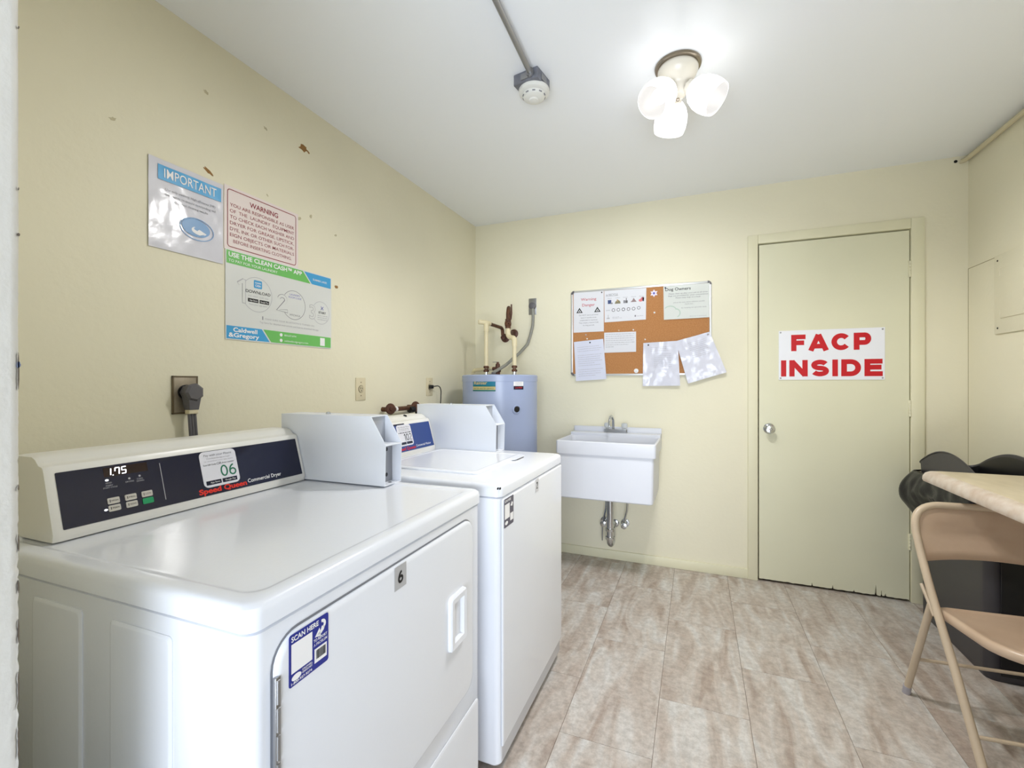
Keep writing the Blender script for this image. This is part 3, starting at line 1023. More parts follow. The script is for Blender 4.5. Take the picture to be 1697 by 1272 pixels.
def coin_box(root, xf, y0, y1, zb, x0, x1):
    """hollow sheet metal coin meter housing: x0 back, x1 front (local)"""
    zt, zm, xs = zb + 0.212, zb + 0.125, x1 - 0.052
    t = 0.0022
    prof = [(x0, zb), (x1, zb), (x1 + 0.003, zm), (xs, zt), (x0, zt)]
    O = ROOTLOC[root.name]
    r = MB()
    r.prism(prof, lambda a, b: Vector((a, y0, b)), lambda a, b: Vector((a, y0 + t, b)))
    r.prism(prof, lambda a, b: Vector((a, y1 - t, b)), lambda a, b: Vector((a, y1, b)))
    r.box(x0, xs + 0.002, y0 + t, y1 - t, zt - 0.003, zt - 0.0005)
    r.box(x0, x0 + t, y0 + t, y1 - t, zb, zt - 0.003)
    r.box(x0, x1 - 0.001, y0 + t, y1 - t, zb, zb + 0.002)
    cb = r.build('coin_box', ENAM2, root, xf=xf, origin=O, smooth=False)
    MB().box(x1 - 0.075, x1 + 0.002, y0 + t, y1 - t, zm - 0.0035, zm, 0.0005).build('shelf', ENAM2, cb, xf=xf, origin=O)
    g = MB()
    g.box(xs - 0.012, xs - 0.008, y0 + t, y1 - t, zm, zt - 0.003)
    g.build('meter_plate', mat('meter_plate_grey', (176, 180, 188), 0.4, metal=0.3), cb, xf=xf, origin=O)
    MB().box(x1 - 0.036, x1 - 0.032, y0 + t, y1 - t, zb + 0.002, zm - 0.0035).build('lock_plate', STEEL, cb, xf=xf, origin=O)
    yc = (y0 + y1) / 2
    MB().lathe([(0, 0), (0.016, 0), (0.016, 0.006), (0.011, 0.008), (0, 0.008)], (x1 - 0.032, yc - 0.018, zb + 0.062), (1, 0, 0), 18).build('lock', CHROME, cb, xf=xf, origin=O)
    hl = [((x1 - 0.0238, yc - 0.018, zb + 0.062), (1, 0, 0)), ((x1 - 0.02, yc + 0.01, zb + 0.0021), (0, 0, 1))]
    for (dy, dz) in ((0.022, 0.105), (0.022, 0.025)):
        hl.append(((x1 - 0.0318, yc + dy - 0.012, zb + dz), (1, 0, 0)))
    for hp_, ha_ in hl:
        MB().lathe([(0, 0), (0.0065, 0), (0, 0.0008)], hp_, ha_, 12).build('hole', BLKP, cb, xf=xf, origin=O)
    MB().lathe([(0, 0), (0.008, 0), (0.008, 0.004), (0.005, 0.007), (0, 0.007)], (x0 + 0.16, yc, zt - 0.0005), (0, 0, 1), 14).build('key_lock', CHROME, cb, xf=xf, origin=O)
    return cb


dz_ = 0.905
dry = thing('dryer', 'large white coin dryer in front with navy console, door numbered 6', 'dryer', (-0.95, 0.82, 0.0))
XD = Matrix.Translation((-0.575, 0.4445, 0)) @ Matrix.Rotation(radians(1.3), 4, 'Z')
WD = 0.772
O = ROOTLOC['dryer']
appliance_body(dry, XD, WD, 0.745, dz_)
cf, pw = console(dry, XD, 0.052, 0.684, dz_ - 0.001, -0.594, 0.14, NAVY)
coin_box(dry, XD, 0.687, WD - 0.001, dz_, -0.700, -0.284)
# side embossing
em = MB()
for (a, b) in ((-0.545, -0.395), (-0.317, -0.165)):
    z0, z1 = 0.06, 0.832
    pp = lambda i, w_: [(x, w_, z) for x, z in rrect((a + b) / 2, (z0 + z1) / 2, (b - a) / 2 - i, (z1 - z0) / 2 - i, 0.008, 4)]
    em.loft([pp(0, 0.0045), pp(0.0, 0.0025), pp(0.004, 0.0), pp(0.006, -0.0002)], cap0=False)
em.build('side_panel', ENAM, dry, xf=XD, origin=O)
# front door: y .04-.70, z .36-.836
def rr_front(y0, y1, z0, z1, r, i, x):
    return [(x, y, z) for y, z in rrect((y0 + y1) / 2, (z0 + z1) / 2, (y1 - y0) / 2 - i, (z1 - z0) / 2 - i, max(r - i, .002), 7)]


dd = MB()
q = (0.041, 0.706, 0.362, 0.838, 0.045)
dd.loft([rr_front(*q, 0, -0.0038), rr_front(*q, 0, 0.001), rr_front(*q, 0.004, 0.0045), rr_front(*q, 0.010, 0.0052)], cap0=False)
ddoor = dd.build('door', ENAM, dry, xf=XD, origin=O)
gr = MB()
q2 = (0.037, 0.710, 0.358, 0.842, 0.049)
gr.loft([rr_front(*q2, 0, -0.0035), rr_front(*q2, 0.0, -0.0030), rr_front(*q2, 0.006, -0.0028)], cap0=False)
gr.build('door_gap', mat('gap_grey', (120, 122, 128), 0.7), dry, xf=XD, origin=O)
lp = MB()
q3 = (0.030, 0.748, 0.06, 0.300, 0.012)
lp.loft([rr_front(*q3, 0, -0.0038), rr_front(*q3, 0, -0.001), rr_front(*q3, 0.004, 0.0008), rr_front(*q3, 0.008, 0.001)], cap0=False)
lp.build('lower_panel', ENAM, dry, xf=XD, origin=O)
# handle frame + recess
ha = MB()
hq = (0.556, 0.646, 0.532, 0.672, 0.012)
ha.loft([rr_front(*hq, 0, 0.005), rr_front(*hq, 0.001, 0.013), rr_front(*hq, 0.005, 0.016), rr_front(*hq, 0.019, 0.015), rr_front(*hq, 0.023, 0.009), rr_front(*hq, 0.024, -0.006)], cap0=False)
ha.build('handle', ENAM, ddoor, xf=XD, origin=O)
hg = MB()
hg.box(0.0, 0.0065, 0.038, 0.047, 0.62, 0.787, 0.001)
for k in range(4):
    hg.tube([(0.006, 0.0425, 0.625 + k * 0.041), (0.006, 0.0425, 0.660 + k * 0.041)], 0.0035, 8)
tag(hg.build('hinge', STEEL, ddoor, xf=XD, origin=O), 'steel strip hinge')
# stickers on the front
fmap = lambda y, z: (lambda a, b, c: XD @ Vector((0.0054 + c, y + a, z + b)))


def sticker(root, name, mp, W, H_, m, r=0.004, label=None, fill=None):
    mb = MB()
    mb.prism(rrect(W / 2, H_ / 2, W / 2, H_ / 2, r, 4), lambda a, b: mp(a, b, 0), lambda a, b: mp(a, b, 0.0005))
    o = mb.build(name, m, root, origin=ROOTLOC[root.name], smooth=False)
    ROOTLOC[o.name] = ROOTLOC[root.name]
    if label:
        tag(o, label)
    P = Print(lambda u, v, c: mp(u, v, c + 0.0005))
    return o, P


so, P = sticker(ddoor, 'service_sticker', fmap(0.062, 0.756), 0.081, 0.080, STKBLUE, 0.004, 'blue SCAN HERE sticker with barcode')
P.text('SCAN HERE', 0.004, 0.0685, 0.055, 0.0078, WHITE, 1, 'l', 0.03)
P.rect(0.004, 0.020, 0.0455, 0.065, WHITE, 1)
P.rect(0.050, 0.010, 0.077, 0.033, WHITE, 1)
random.seed(3)
u = 0.0535
while u < 0.0735:
    ww = random.choice((0.0004, 0.0008, 0.0012))
    P.rect(u, 0.0155, u + ww, 0.0300, BLACK, 2, name='barcode')
    u += ww + random.choice((0.0004, 0.0007))
P.text('TO REPORT', 0.0485, 0.0445, 0.029, 0.0045, WHITE, 1, 'l', 0.02)
P.text('A PROBLEM', 0.0485, 0.0375, 0.029, 0.0045, WHITE, 1, 'l', 0.02)
P.ring(0.0660, 0.0660, 0.0090, 0.0085, 0.0050, WHITE, 1, -0.35 * pi, 0.55 * pi, 12)
P.poly([(0.0560, 0.0530), (0.0640, 0.0595), (0.0660, 0.0640), (0.0730, 0.0610), (0.0700, 0.0560), (0.0640, 0.0520)], WHITE)
P.poly([(0.0510, 0.0520), (0.0610, 0.0635), (0.0640, 0.0490)], WHITE)
P.ellipse(0.0140, 0.0120, 0.0095, 0.0050, WHITE, 1)
P.text('CALDWELL', 0.025, 0.0145, 0.021, 0.0030, WHITE, 1, 'l', 0.02)
P.text('GREGORY', 0.025, 0.0100, 0.021, 0.0030, WHITE, 1, 'l', 0.02)
P.text('1-800-927-9274', 0.004, 0.0028, 0.041, 0.0038, WHITE, 1, 'l', 0.02)
P.build(so)
so, P = sticker(ddoor, 'number_tag', fmap(0.329, 0.788), 0.042, 0.049, TAG, 0.0005, 'grey tag with black numeral 6')
P.strokes('6', 0.021, 0.011, 0.019, 0.027, 0.0055, BLACK)
P.build(so)
# console print
PC = Print(lambda u, v, c: cf(u, v, c))
# pw about 0.596; display
PC.rect(0.080, 0.103, 0.166, 0.123, DISP, 1)
seg7 = {'1': 'bc', '7': 'abcf', '5': 'afgcd'}
def digit(P, ch, u, v, w_, h, m, sk=0.12):
    t = 0.0022
    S = {'a': ((0, h), (w_, h)), 'b': ((w_, h), (w_, h / 2)), 'c': ((w_, h / 2), (w_, 0)), 'd': ((0, 0), (w_, 0)),
         'f': ((0, h), (0, h / 2)), 'g': ((0, h / 2), (w_, h / 2)), 'e': ((0, h / 2), (0, 0))}
    for s in seg7[ch]:
        (a, b), (c, d) = S[s]
        P.line((u + a + b * sk, v + b), (u + c + d * sk, v + d), t, m, 3, name='display_digit')


digit(PC, '1', 0.0840, 0.1060, 0.0080, 0.0145, LED)
digit(PC, '7', 0.1000, 0.1060, 0.0080, 0.0145, LED)
digit(PC, '5', 0.1130, 0.1060, 0.0080, 0.0145, LED)
PC.ellipse(0.0962, 0.1053, 0.0013, 0.0013, LED, 3, 8, name='display_digit')
PC.ellipse(0.0835, 0.0960, 0.0034, 0.0022, LED, 2, 12, name='indicator')
PC.ellipse(0.0735, 0.0330, 0.0034, 0.0022, LED, 2, 12, name='indicator_light')
PC.text('VEND', 0.086, 0.0880, None, 0.0032, LGREY, 1, 'c')
PC.text('INSERT', 0.087, 0.0825, None, 0.0030, LGREY, 1, 'c')
PC.text('START CYCLE', 0.088, 0.0780, None, 0.0030, LGREY, 1, 'c')
PC.text('DRYING', 0.126, 0.0835, None, 0.0032, LGREY, 1, 'c')
PC.text('COOL', 0.147, 0.0860, None, 0.0032, LGREY, 1, 'c')
PC.text('DOWN', 0.147, 0.0810, None, 0.0032, LGREY, 1, 'c')
PC.ellipse(0.126, 0.0920, 0.0024, 0.0024, LGREY, 1, 10)
PC.ellipse(0.147, 0.0940, 0.0024, 0.0024, LGREY, 1, 10)
PC.line((0.193, 0.027), (0.193, 0.116), 0.0014, LGREY, 1)
PC.text('Speed Queen', 0.272, 0.0180, 0.134, 0.0130, RED, 1, 'l', 0.025)
PC.text('Speed Queen', 0.2726, 0.0184, 0.134, 0.0130, RED, 2, 'l', 0.025)
PC.text('Commercial Dryer', 0.411, 0.0225, 0.113, 0.0105, WHITE, 1, 'l', 0.006)
PC.build(dry)
lab = {0: 'HIGH', 1: 'MED', 2: 'LOW', 3: 'PERM', 4: 'DELICATE', 5: ''}
for k in range(6):
    cu, cv = 0.0895 + (k % 3) * 0.0330, (0.0500 if k < 3 else 0.0340)
    mb = MB()
    mb.prism(rrect(cu, cv, 0.0112, 0.0066, 0.0024, 4), lambda a, b: cf(a, b, 0.0), lambda a, b: cf(a, b, 0.0016))
    bo = mb.build('button', BGREEN if k == 5 else BUTTON, dry, origin=O)
    if k == 5:
        tag(bo, 'green start button')
    else:
        P2 = Print(lambda u, v, c: cf(u, v, c + 0.0016))
        P2.text(lab[k], cu + 0.002, cv - 0.0015, 0.012, 0.0035, BLACK, 1, 'c')
        P2.rect(cu - 0.0075, cv - 0.003, cu - 0.0062, cv + 0.003, BLACK, 1)
        P2.build(dry)
so, P = sticker(dry, 'number_sticker', lambda a, b, c: cf(0.288 + a * 1.08, 0.0320 + b * 1.03, c), 0.094, 0.092, mat('sticker_pale', (222, 222, 230), .4), 0.012,
                'white phone payment sticker with green 06')
P.text('Pay with your Phone', 0.047, 0.0790, 0.072, 0.0060, GREYI, 1, 'c')
P.text('Download the app to begin', 0.047, 0.0715, 0.060, 0.0038, LGREY, 1, 'c')
P.text('to download your app store', 0.047, 0.0650, 0.074, 0.0034, LGREY, 1, 'c')
P.text('Scan QR Code', 0.006, 0.0555, 0.032, 0.0040, BLACK, 1, 'l')
P.text('OR', 0.0400, 0.0550, 0.012, 0.0062, BLACK, 1, 'l')
P.text('Enter number', 0.054, 0.0560, 0.032, 0.0040, BLACK, 1, 'l')
P.strokes('06', 0.067, 0.0215, 0.041, 0.0300, 0.0038, DGREEN, gap=0.12)
P.rect(0.006, 0.0060, 0.044, 0.0165, NAVY, 1)
P.rect(0.047, 0.0060, 0.086, 0.0165, NAVY, 1)
P.text('App Store', 0.028, 0.0095, 0.024, 0.0040, WHITE, 2, 'c')
P.text('Google Play', 0.068, 0.0095, 0.028, 0.0040, WHITE, 2, 'c')
P.build(so)

# ================================================================== WASHER
wz = 0.905
wsh = thing('washer', 'white top-loading coin washer between the dryer and the water heater', 'washer', (-0.95, 1.6, 0.0))
XW = Matrix.Translation((-0.556, 1.272, 0))
OW = ROOTLOC['washer']
WW = 0.684
appliance_body(wsh, XW, WW, 0.745, wz, inner=False)
wf_, wpw = console(wsh, XW, 0.030, 0.588, wz - 0.001, -0.596, 0.14, BLUEP)
coin_box(wsh, XW, 0.590, WW + 0.004, wz, -0.700, -0.282)
# lid
ld = MB()
lq = lambda i, z: [(x, y, z) for x, y in rrect(-0.345, 0.335, 0.208 - i, 0.222 - i, 0.02, 6)]
ld.loft([lq(0.0, wz - 0.001), lq(-0.001, wz + 0.004), lq(0.002, wz + 0.0075), lq(0.007, wz + 0.009), lq(0.018, wz + 0.009), lq(0.021, wz + 0.0075), lq(0.025, wz + 0.007)], cap0=False)
wlid = ld.build('lid', ENAM, wsh, xf=XW, origin=OW)
gp = MB()
gp.loft([[(-0.120, y, z) for y, z in ((0.43, wz + 0.004), (0.53, wz + 0.004), (0.53, wz + 0.008), (0.43, wz + 0.008))],
         [(-0.140, y, z) for y, z in ((0.42, wz + 0.001), (0.54, wz + 0.001), (0.54, wz + 0.009), (0.42, wz + 0.009))]])
gp.build('lid_grip', ENAM, wlid, xf=XW, origin=OW)
gs = MB()
gs.box(-0.1365, -0.118, 0.445, 0.515, wz - 0.0005, wz + 0.003)
gs.build('grip_slot', DGREY, wlid, xf=XW, origin=OW)
# front panel
fp = MB()
fq = (0.016, WW - 0.012, 0.09, 0.858, 0.006)
fp.loft([rr_front(*fq, 0, -0.0038), rr_front(*fq, 0, -0.001), rr_front(*fq, 0.003, 0.0015), rr_front(*fq, 0.006, 0.002)], cap0=False)
fp.build('front_panel', ENAM, wsh, xf=XW, origin=OW)
wm = lambda y, z: (lambda a, b, c: XW @ Vector((0.0022 + c, y + a, z + b)))
so, P = sticker(wsh, 'service_sticker', wm(0.022, 0.766), 0.078, 0.090, STKGREY, 0.004, 'small dark grey service sticker')
P.text('SCAN HERE', 0.004, 0.0785, 0.050, 0.0075, WHITE, 1, 'l', 0.03)
P.rect(0.004, 0.026, 0.044, 0.072, WHITE, 1)
P.rect(0.048, 0.012, 0.074, 0.036, WHITE, 1)
P.poly([(0.050, 0.060), (0.062, 0.072), (0.072, 0.066), (0.066, 0.056)], WHITE)
P.ellipse(0.018, 0.013, 0.012, 0.006, WHITE, 1)
P.build(so)
so, P = sticker(wsh, 'number_tag', wm(0.315, 0.812), 0.040, 0.048, mat('number_tag_clear', (206, 206, 210), .4), 0.0005, 'small pale tag with numeral 2')
P.strokes('2', 0.020, 0.011, 0.017, 0.026, 0.0045, BLACK)
P.build(so)
PW = Print(lambda u, v, c: wf_(u, v, c))
PW.text('Speed Queen', 0.249, 0.0180, 0.134, 0.0130, CRIM, 1, 'l', 0.025)
PW.text('Commercial Washer', 0.388, 0.0225, 0.118, 0.0100, WHITE, 1, 'l')
PW.rect(0.002, 0.1270, 0.335, 0.1335, NAVY, 1)
PW.build(wsh)
so, P = sticker(wsh, 'number_sticker', lambda a, b, c: wf_(0.274 + a * 1.08, 0.0360 + b, c), 0.094, 0.092, mat('sticker_pale', (222, 222, 230), .4), 0.012,
                'white phone payment sticker numbered 102')
P.text('Pay with your Phone', 0.047, 0.0790, 0.072, 0.0060, GREYI, 1, 'c')
P.squiggle(0.012, 0.082, 0.0715, 0.0038, LGREY)
P.squiggle(0.012, 0.082, 0.0650, 0.0034, LGREY)
P.squiggle(0.006, 0.088, 0.0555, 0.0045, BLACK)
P.strokes('102', 0.063, 0.0215, 0.050, 0.0300, 0.0034, BLACK, gap=0.12)
P.rect(0.006, 0.0060, 0.044, 0.0165, NAVY, 1)
P.rect(0.047, 0.0060, 0.086, 0.0165, NAVY, 1)
P.build(so)
MB().lathe([(0, 0), (0.009, 0), (0.007, 0.003), (0, 0.004)], XW @ Vector((-0.667, 0.445, wz + 0.1655)), (0.3, 0, 1), 12).build('screw', DARK, wsh, origin=OW)
random.seed(9)
ch = MB()
for (u0, v0) in ((-0.0030, 0.0), (-0.009, 0.003)):
    ch.prism([(0.0045 * cos(a) * random.uniform(.6, 1.1), 0.0035 * sin(a)) for a in [2 * pi * k / 9 for k in range(9)]],
             lambda a, b: XW @ Vector((u0 - 0.004, 0.008 + a - v0, wz - 0.012 + b)), lambda a, b: XW @ Vector((u0 + 0.0012, 0.004 + a - v0, wz - 0.010 + b)))
ch.build('paint_chip', DARK, wsh, origin=OW)

# ================================================================== WATER HEATER
hx, hy, hr, hz = -1.222, 2.785, 0.250, 1.272
wh = thing('water_heater', 'tall blue-grey cylindrical water heater in the far left corner', 'water heater', (hx, hy, 0))
MB().lathe([(0, 0.0), (hr - 0.01, 0.0), (hr, 0.01), (hr, hz - 0.045), (hr + 0.002, hz - 0.044), (hr + 0.003, hz - 0.008), (hr - 0.004, hz - 0.001), (hr - 0.03, hz), (0, hz)],
           (hx, hy, 0), (0, 0, 1), 72).build('tank', HEAT, wh)
hang = lambda px_x, px_y: atan2(px_y - hy, px_x - hx)
CAMA = atan2(0 - hy, 0 - hx)


def cyl(a0, z0, rad=hr):
    return lambda u, v, c: Vector((hx + (rad + c) * cos(a0 + u / rad), hy + (rad + c) * sin(a0 + u / rad), z0 + v))


def cyl_patch(root, name, a0, z0, W, H_, m, c=0.001, n=12):
    f = cyl(a0, z0)
    mb = MB()
    mb.loft([[f(W * k / n, 0, c) for k in range(n + 1)] , [f(W * k / n, H_, c) for k in range(n + 1)]], False, False, closed=False)
    return mb.build(name, m, root, recalc=False)


a1 = CAMA - 0.74
cyl_patch(wh, 'badge', a1, 1.168, 0.158, 0.074, TEAL)
cyl_patch(wh, 'badge_stripe', a1, 1.176, 0.158, 0.020, GOLDP, 0.0016)
P = Print(lambda u, v, c: cyl(a1, 1.168)(u, v, c + 0.0014))
P.text('Rainier', 0.010, 0.042, 0.095, 0.020, GOLDP, 1, 'l', 0.02)
P.text('WATER HEATER SERVICE', 0.006, 0.012, 0.14, 0.009, DGREEN, 2, 'l', 0.0)
P.rect(0.0, 0.031, 0.158, 0.034, DGREEN, 1, nu=8)
P.rect(0.0, 0.0, 0.158, 0.005, DGREEN, 1, nu=8)
P.build(wh)
a2 = CAMA + 0.345
cyl_patch(wh, 'rating_label', a2, 1.178, 0.070, 0.062, WHITE)
P = Print(lambda u, v, c: cyl(a2, 1.178)(u, v, c + 0.0014))
P.rect(0, 0, 0.070, 0.022, NAVY, 1, nu=6)
P.text('CAUTION', 0.035, 0.007, 0.05, 0.009, RED, 2, 'c')
P.rect(0, 0.058, 0.070, 0.062, NAVY, 1, nu=6)
for k in range(4):
    P.squiggle(0.012, 0.06, 0.050 - k * 0.007, 0.003, LGREY)
P.build(wh)
a3 = CAMA + 0.43
ax3 = (cos(a3), sin(a3), 0)
MB().lathe([(0.0, 0.0), (0.026, 0.0), (0.030, 0.004), (0.022, 0.007), (0.019, 0.002), (0.018, 0.002)], (hx + (hr - 0.001) * cos(a3), hy + (hr - 0.001) * sin(a3), 1.055), ax3, 24).build('element_ring', HEAT, wh)
MB().lathe([(0.0, 0.0), (0.018, 0.0), (0.018, 0.003), (0.0, 0.004)], (hx + (hr + 0.001) * cos(a3), hy + (hr + 0.001) * sin(a3), 1.055), ax3, 20).build('element_plug', BLKP, wh)
for (x_, y_) in ((-1.345, 2.83), (-1.135, 2.83)):
    MB().lathe([(0.013, 0), (0.013, 0.022), (0.011, 0.024), (0.011, 0.03)], (x_, y_, hz), (0, 0, 1), 14).build('nipple', CHROME, wh)
    n_ = MB()
    n_.lathe([(0.010, 0.022), (0.020, 0.024), (0.020, 0.036), (0.013, 0.040), (0.013, 0.046), (0.020, 0.050), (0.020, 0.062), (0.012, 0.066)], (x_, y_, hz), (0, 0, 1), 8)
    n_.build('union_nut', RUST, wh, angle=30)
MB().lathe([(0, 0), (0.03, 0), (0.028, 0.006), (0.012, 0.008), (0.012, 0.018), (0, .018)], (-1.255, 2.75, hz), (0, 0, 1), 18).build('cable_fitting', DGREY, wh)

hp = thing('hot_pipe', 'cream pipe rising from the heater, turning into a rusty pipe into the back wall', 'pipe', (-1.345, 2.83, hz + 0.06))
MB().tube([(-1.345, 2.83, hz + 0.045), (-1.345, 2.83, 1.605)] + arc((-1.345, 2.83, 1.61), (-1.345, 2.83, 1.632), (-1.345, 2.855, 1.632)), 0.0135, 14).build('riser', CPVC, hp)
e_ = MB()
e_.tube([(-1.345, 2.83, 1.575), (-1.345, 2.83, 1.612)] + arc((-1.345, 2.83, 1.615), (-1.345, 2.83, 1.634), (-1.345, 2.85, 1.634)) + [(-1.345, 2.880, 1.634)], 0.0175, 14)
e_.tube([(-1.39, 2.80, 1.640), (-1.345, 2.835, 1.636)], 0.0165, 12)
e_.build('elbow', CPVC, hp)
MB().tube([(-1.345, 2.865, 1.634), (-1.345, 3.07, 1.630)] + arc((-1.345, 3.08, 1.630), (-1.345, 3.11, 1.63), (-1.345, 3.115, 1.60)) + [(-1.345, 3.118, 1.575)], 0.0125, 14).build('brass_pipe', RUST, hp)
MB().lathe([(0, 0), (0.034, 0), (0.032, 0.008), (0.018, 0.014), (0.016, 0.055), (0, 0.058)], (-1.345, YB, 1.560), (0, -1, 0), 18).build('wall_flange', VALVEB, hp)

cp = thing('cold_pipe', 'cream and rusty pipe with a shutoff lever above the heater right side', 'pipe', (-1.135, 2.83, hz + 0.06))
MB().tube([(-1.135, 2.83, hz + 0.045), (-1.135, 2.83, 1.480)] + arc((-1.135, 2.83, 1.49), (-1.135, 2.83, 1.52), (-1.160, 2.85, 1.525)) +
          arc((-1.178, 2.87, 1.53), (-1.200, 2.88, 1.54), (-1.203, 2.88, 1.57)) + [(-1.203, 2.88, 1.61)], 0.0135, 14).build('riser', CPVC, cp)
e_ = MB()
e_.tube([(-1.135, 2.83, 1.465), (-1.135, 2.83, 1.495)] + arc((-1.135, 2.83, 1.50), (-1.135, 2.83, 1.52), (-1.155, 2.845, 1.525)), 0.0175, 14)
e_.tube(arc((-1.175, 2.87, 1.53), (-1.201, 2.88, 1.535), (-1.203, 2.88, 1.565)) + [(-1.203, 2.88, 1.585)], 0.0175, 14)
e_.build('elbow', CPVC, cp)
v_ = MB()
v_.lathe([(0.012, 0), (0.019, 0.0), (0.019, 0.014), (0.022, 0.018), (0.024, 0.032), (0.022, 0.046), (0.019, 0.05), (0.019, 0.064), (0.012, 0.064)], (-1.203, 2.88, 1.595), (0, 0, 1), 10)
v_.tube([(-1.190, 2.86, 1.627), (-1.175, 2.84, 1.630)], 0.007, 10)
v_.build('ball_valve', RUST, cp, angle=30)
MB().tube([(-1.176, 2.843, 1.632), (-1.162, 2.835, 1.655), (-1.156, 2.832, 1.69), (-1.158, 2.832, 1.750)], 0.005, 8).build('lever', VALVEB, cp)
MB().tube([(-1.203, 2.88, 1.655), (-1.203, 2.88, 1.690)] + arc((-1.203, 2.88, 1.70), (-1.203, 2.89, 1.745), (-1.213, 2.92, 1.742)) +
          arc((-1.224, 2.95, 1.738), (-1.236, 2.98, 1.735), (-1.240, 2.985, 1.70)) + [(-1.244, 2.99, 1.63)] +
          arc((-1.246, 2.99, 1.61), (-1.25, 3.00, 1.59), (-1.262, 3.04, 1.59)) + [(-1.275, YB - 0.02, 1.59)], 0.0135, 14).build('brass_pipe', RUST, cp)
MB().lathe([(0, 0), (0.034, 0), (0.032, 0.008), (0.018, 0.014), (0.016, 0.045), (0, 0.05)], (-1.275, YB, 1.590), (0, -1, 0), 18).build('wall_flange', VALVEB, cp)

rv = thing('relief_valve', 'dark brass relief valve and cream drain pipe lying across the heater top', 'valve', (-1.262, 2.84, hz))
v_ = MB()
v_.lathe([(0, 0), (0.016, 0), (0.016, 0.02), (0.022, 0.025), (0.022, 0.045), (0.017, 0.05), (0.015, 0.075), (0.010, 0.080), (0.008, 0.09), (0, 0.092)], (-1.262, 2.84, hz), (0, 0, 1), 12)
v_.tube([(-1.262, 2.84, hz + 0.045), (-1.30, 2.84, hz + 0.045)], 0.013, 10)
v_.build('valve_body', VALVEB, rv, angle=30)
MB().box(-1.30, -1.255, 2.836, 2.846, hz + 0.088, hz + 0.092, 0.001).build('lever', STEEL, rv)
MB().tube([(-1.295, 2.84, hz + 0.046), (-1.35, 2.865, hz + 0.045), (-1.46, 2.93, hz + 0.042)] + arc((-1.485, 2.945, hz + 0.040), (-1.51, 2.955, hz + 0.038), (-1.512, 2.958, hz + 0.01)) + [(-1.512, 2.96, 0.5)], 0.013, 12).build('drain_pipe', CPVC, rv)

# heater outlet on back wall with cable
ho = thing('heater_outlet', 'grey metal outlet plate with round plug high on the back wall', 'outlet', (-1.125, YB, 1.725))
MB().box(-1.155, -1.095, YB - 0.006, YB, 1.725, 1.845, 0.002).build('outlet_plate', STEEL, ho)
MB().lathe([(0, 0), (0.026, 0), (0.025, 0.022), (0.018, 0.026), (0, 0.026)], (-1.122, YB - 0.006, 1.787), (0, -1, 0), 20).build('plug', DGREY, ho)
MB().tube([(-1.115, YB - 0.026, 1.765), (-1.112, YB - 0.028, 1.70)] + arc((-1.115, YB - 0.03, 1.64), (-1.125, YB - 0.04, 1.57), (-1.145, YB - 0.06, 1.50)) +
          [(-1.175, 3.02, 1.43)] + arc((-1.195, 2.95, 1.39), (-1.215, 2.88, 1.34), (-1.24, 2.80, 1.310)) + arc((-1.247, 2.78, 1.30), (-1.255, 2.76, 1.298), (-1.255, 2.75, 1.275)),
          0.011, 12).build('flexible_conduit', GCABLE, ho)

# ================================================================== BULLETIN BOARD
bb = thing('bulletin_board', 'aluminium-framed cork bulletin board on the back wall above the sink', 'bulletin board', (-0.37, YB, 1.27))
bx0, bx1, bz0, bz1, by = -0.829, 0.090, 1.270, 1.872, YB - 0.016
MB().box(bx0 + 0.008, bx1 - 0.008, by + 0.004, YB, bz0 + 0.008, bz1 - 0.008).build('cork', CORK, bb)
for (a, b, c, d) in ((bx0, bx0 + 0.013, bz0 + 0.02, bz1 - 0.02), (bx1 - 0.013, bx1, bz0 + 0.02, bz1 - 0.02), (bx0 + 0.02, bx1 - 0.02, bz0, bz0 + 0.013), (bx0 + 0.02, bx1 - 0.02, bz1 - 0.013, bz1)):
    MB().box(a, b, by - 0.002, YB, c, d, 0.0025).build('frame_rail', ALU, bb)
for (sx, sz, cx_, cz_) in ((1, 1, bx0, bz0), (-1, 1, bx1, bz0), (-1, -1, bx1, bz1), (1, -1, bx0, bz1)):
    c = MB()
    n = 8
    outer = [(0.024 - 0.024 * cos(pi / 2 * k / n), 0.024 - 0.024 * sin(pi / 2 * k / n)) for k in range(n + 1)]
    inner = [(0.024 - 0.009 * cos(pi / 2 * k / n), 0.024 - 0.009 * sin(pi / 2 * k / n)) for k in range(n + 1)][::-1]
    pts = [(cx_ + sx * (a - 0.001), cz_ + sz * (b - 0.001)) for a, b in outer + inner]
    c.prism(pts, lambda a, b: Vector((a, by - 0.004, b)), lambda a, b: Vector((a, YB, b)))
    c.build('frame_corner', DGREY, bb)


def paper(name, label, tl, tr, br, bl, y, m, wav=0.0, seed=0, cat='paper', n=1):
    W = (hypot(tr[0] - tl[0], tr[1] - tl[1]) + hypot(br[0] - bl[0], br[1] - bl[1])) / 2
    Hh = (hypot(tl[0] - bl[0], tl[1] - bl[1]) + hypot(tr[0] - br[0], tr[1] - br[1])) / 2
    ob, P = sheet(name, label, cat, quad_map(tl, tr, br, bl, y, W, Hh), W, Hh, m, 0.0008, n=n, wav=wav, seed=seed)
    return ob, P, W, Hh


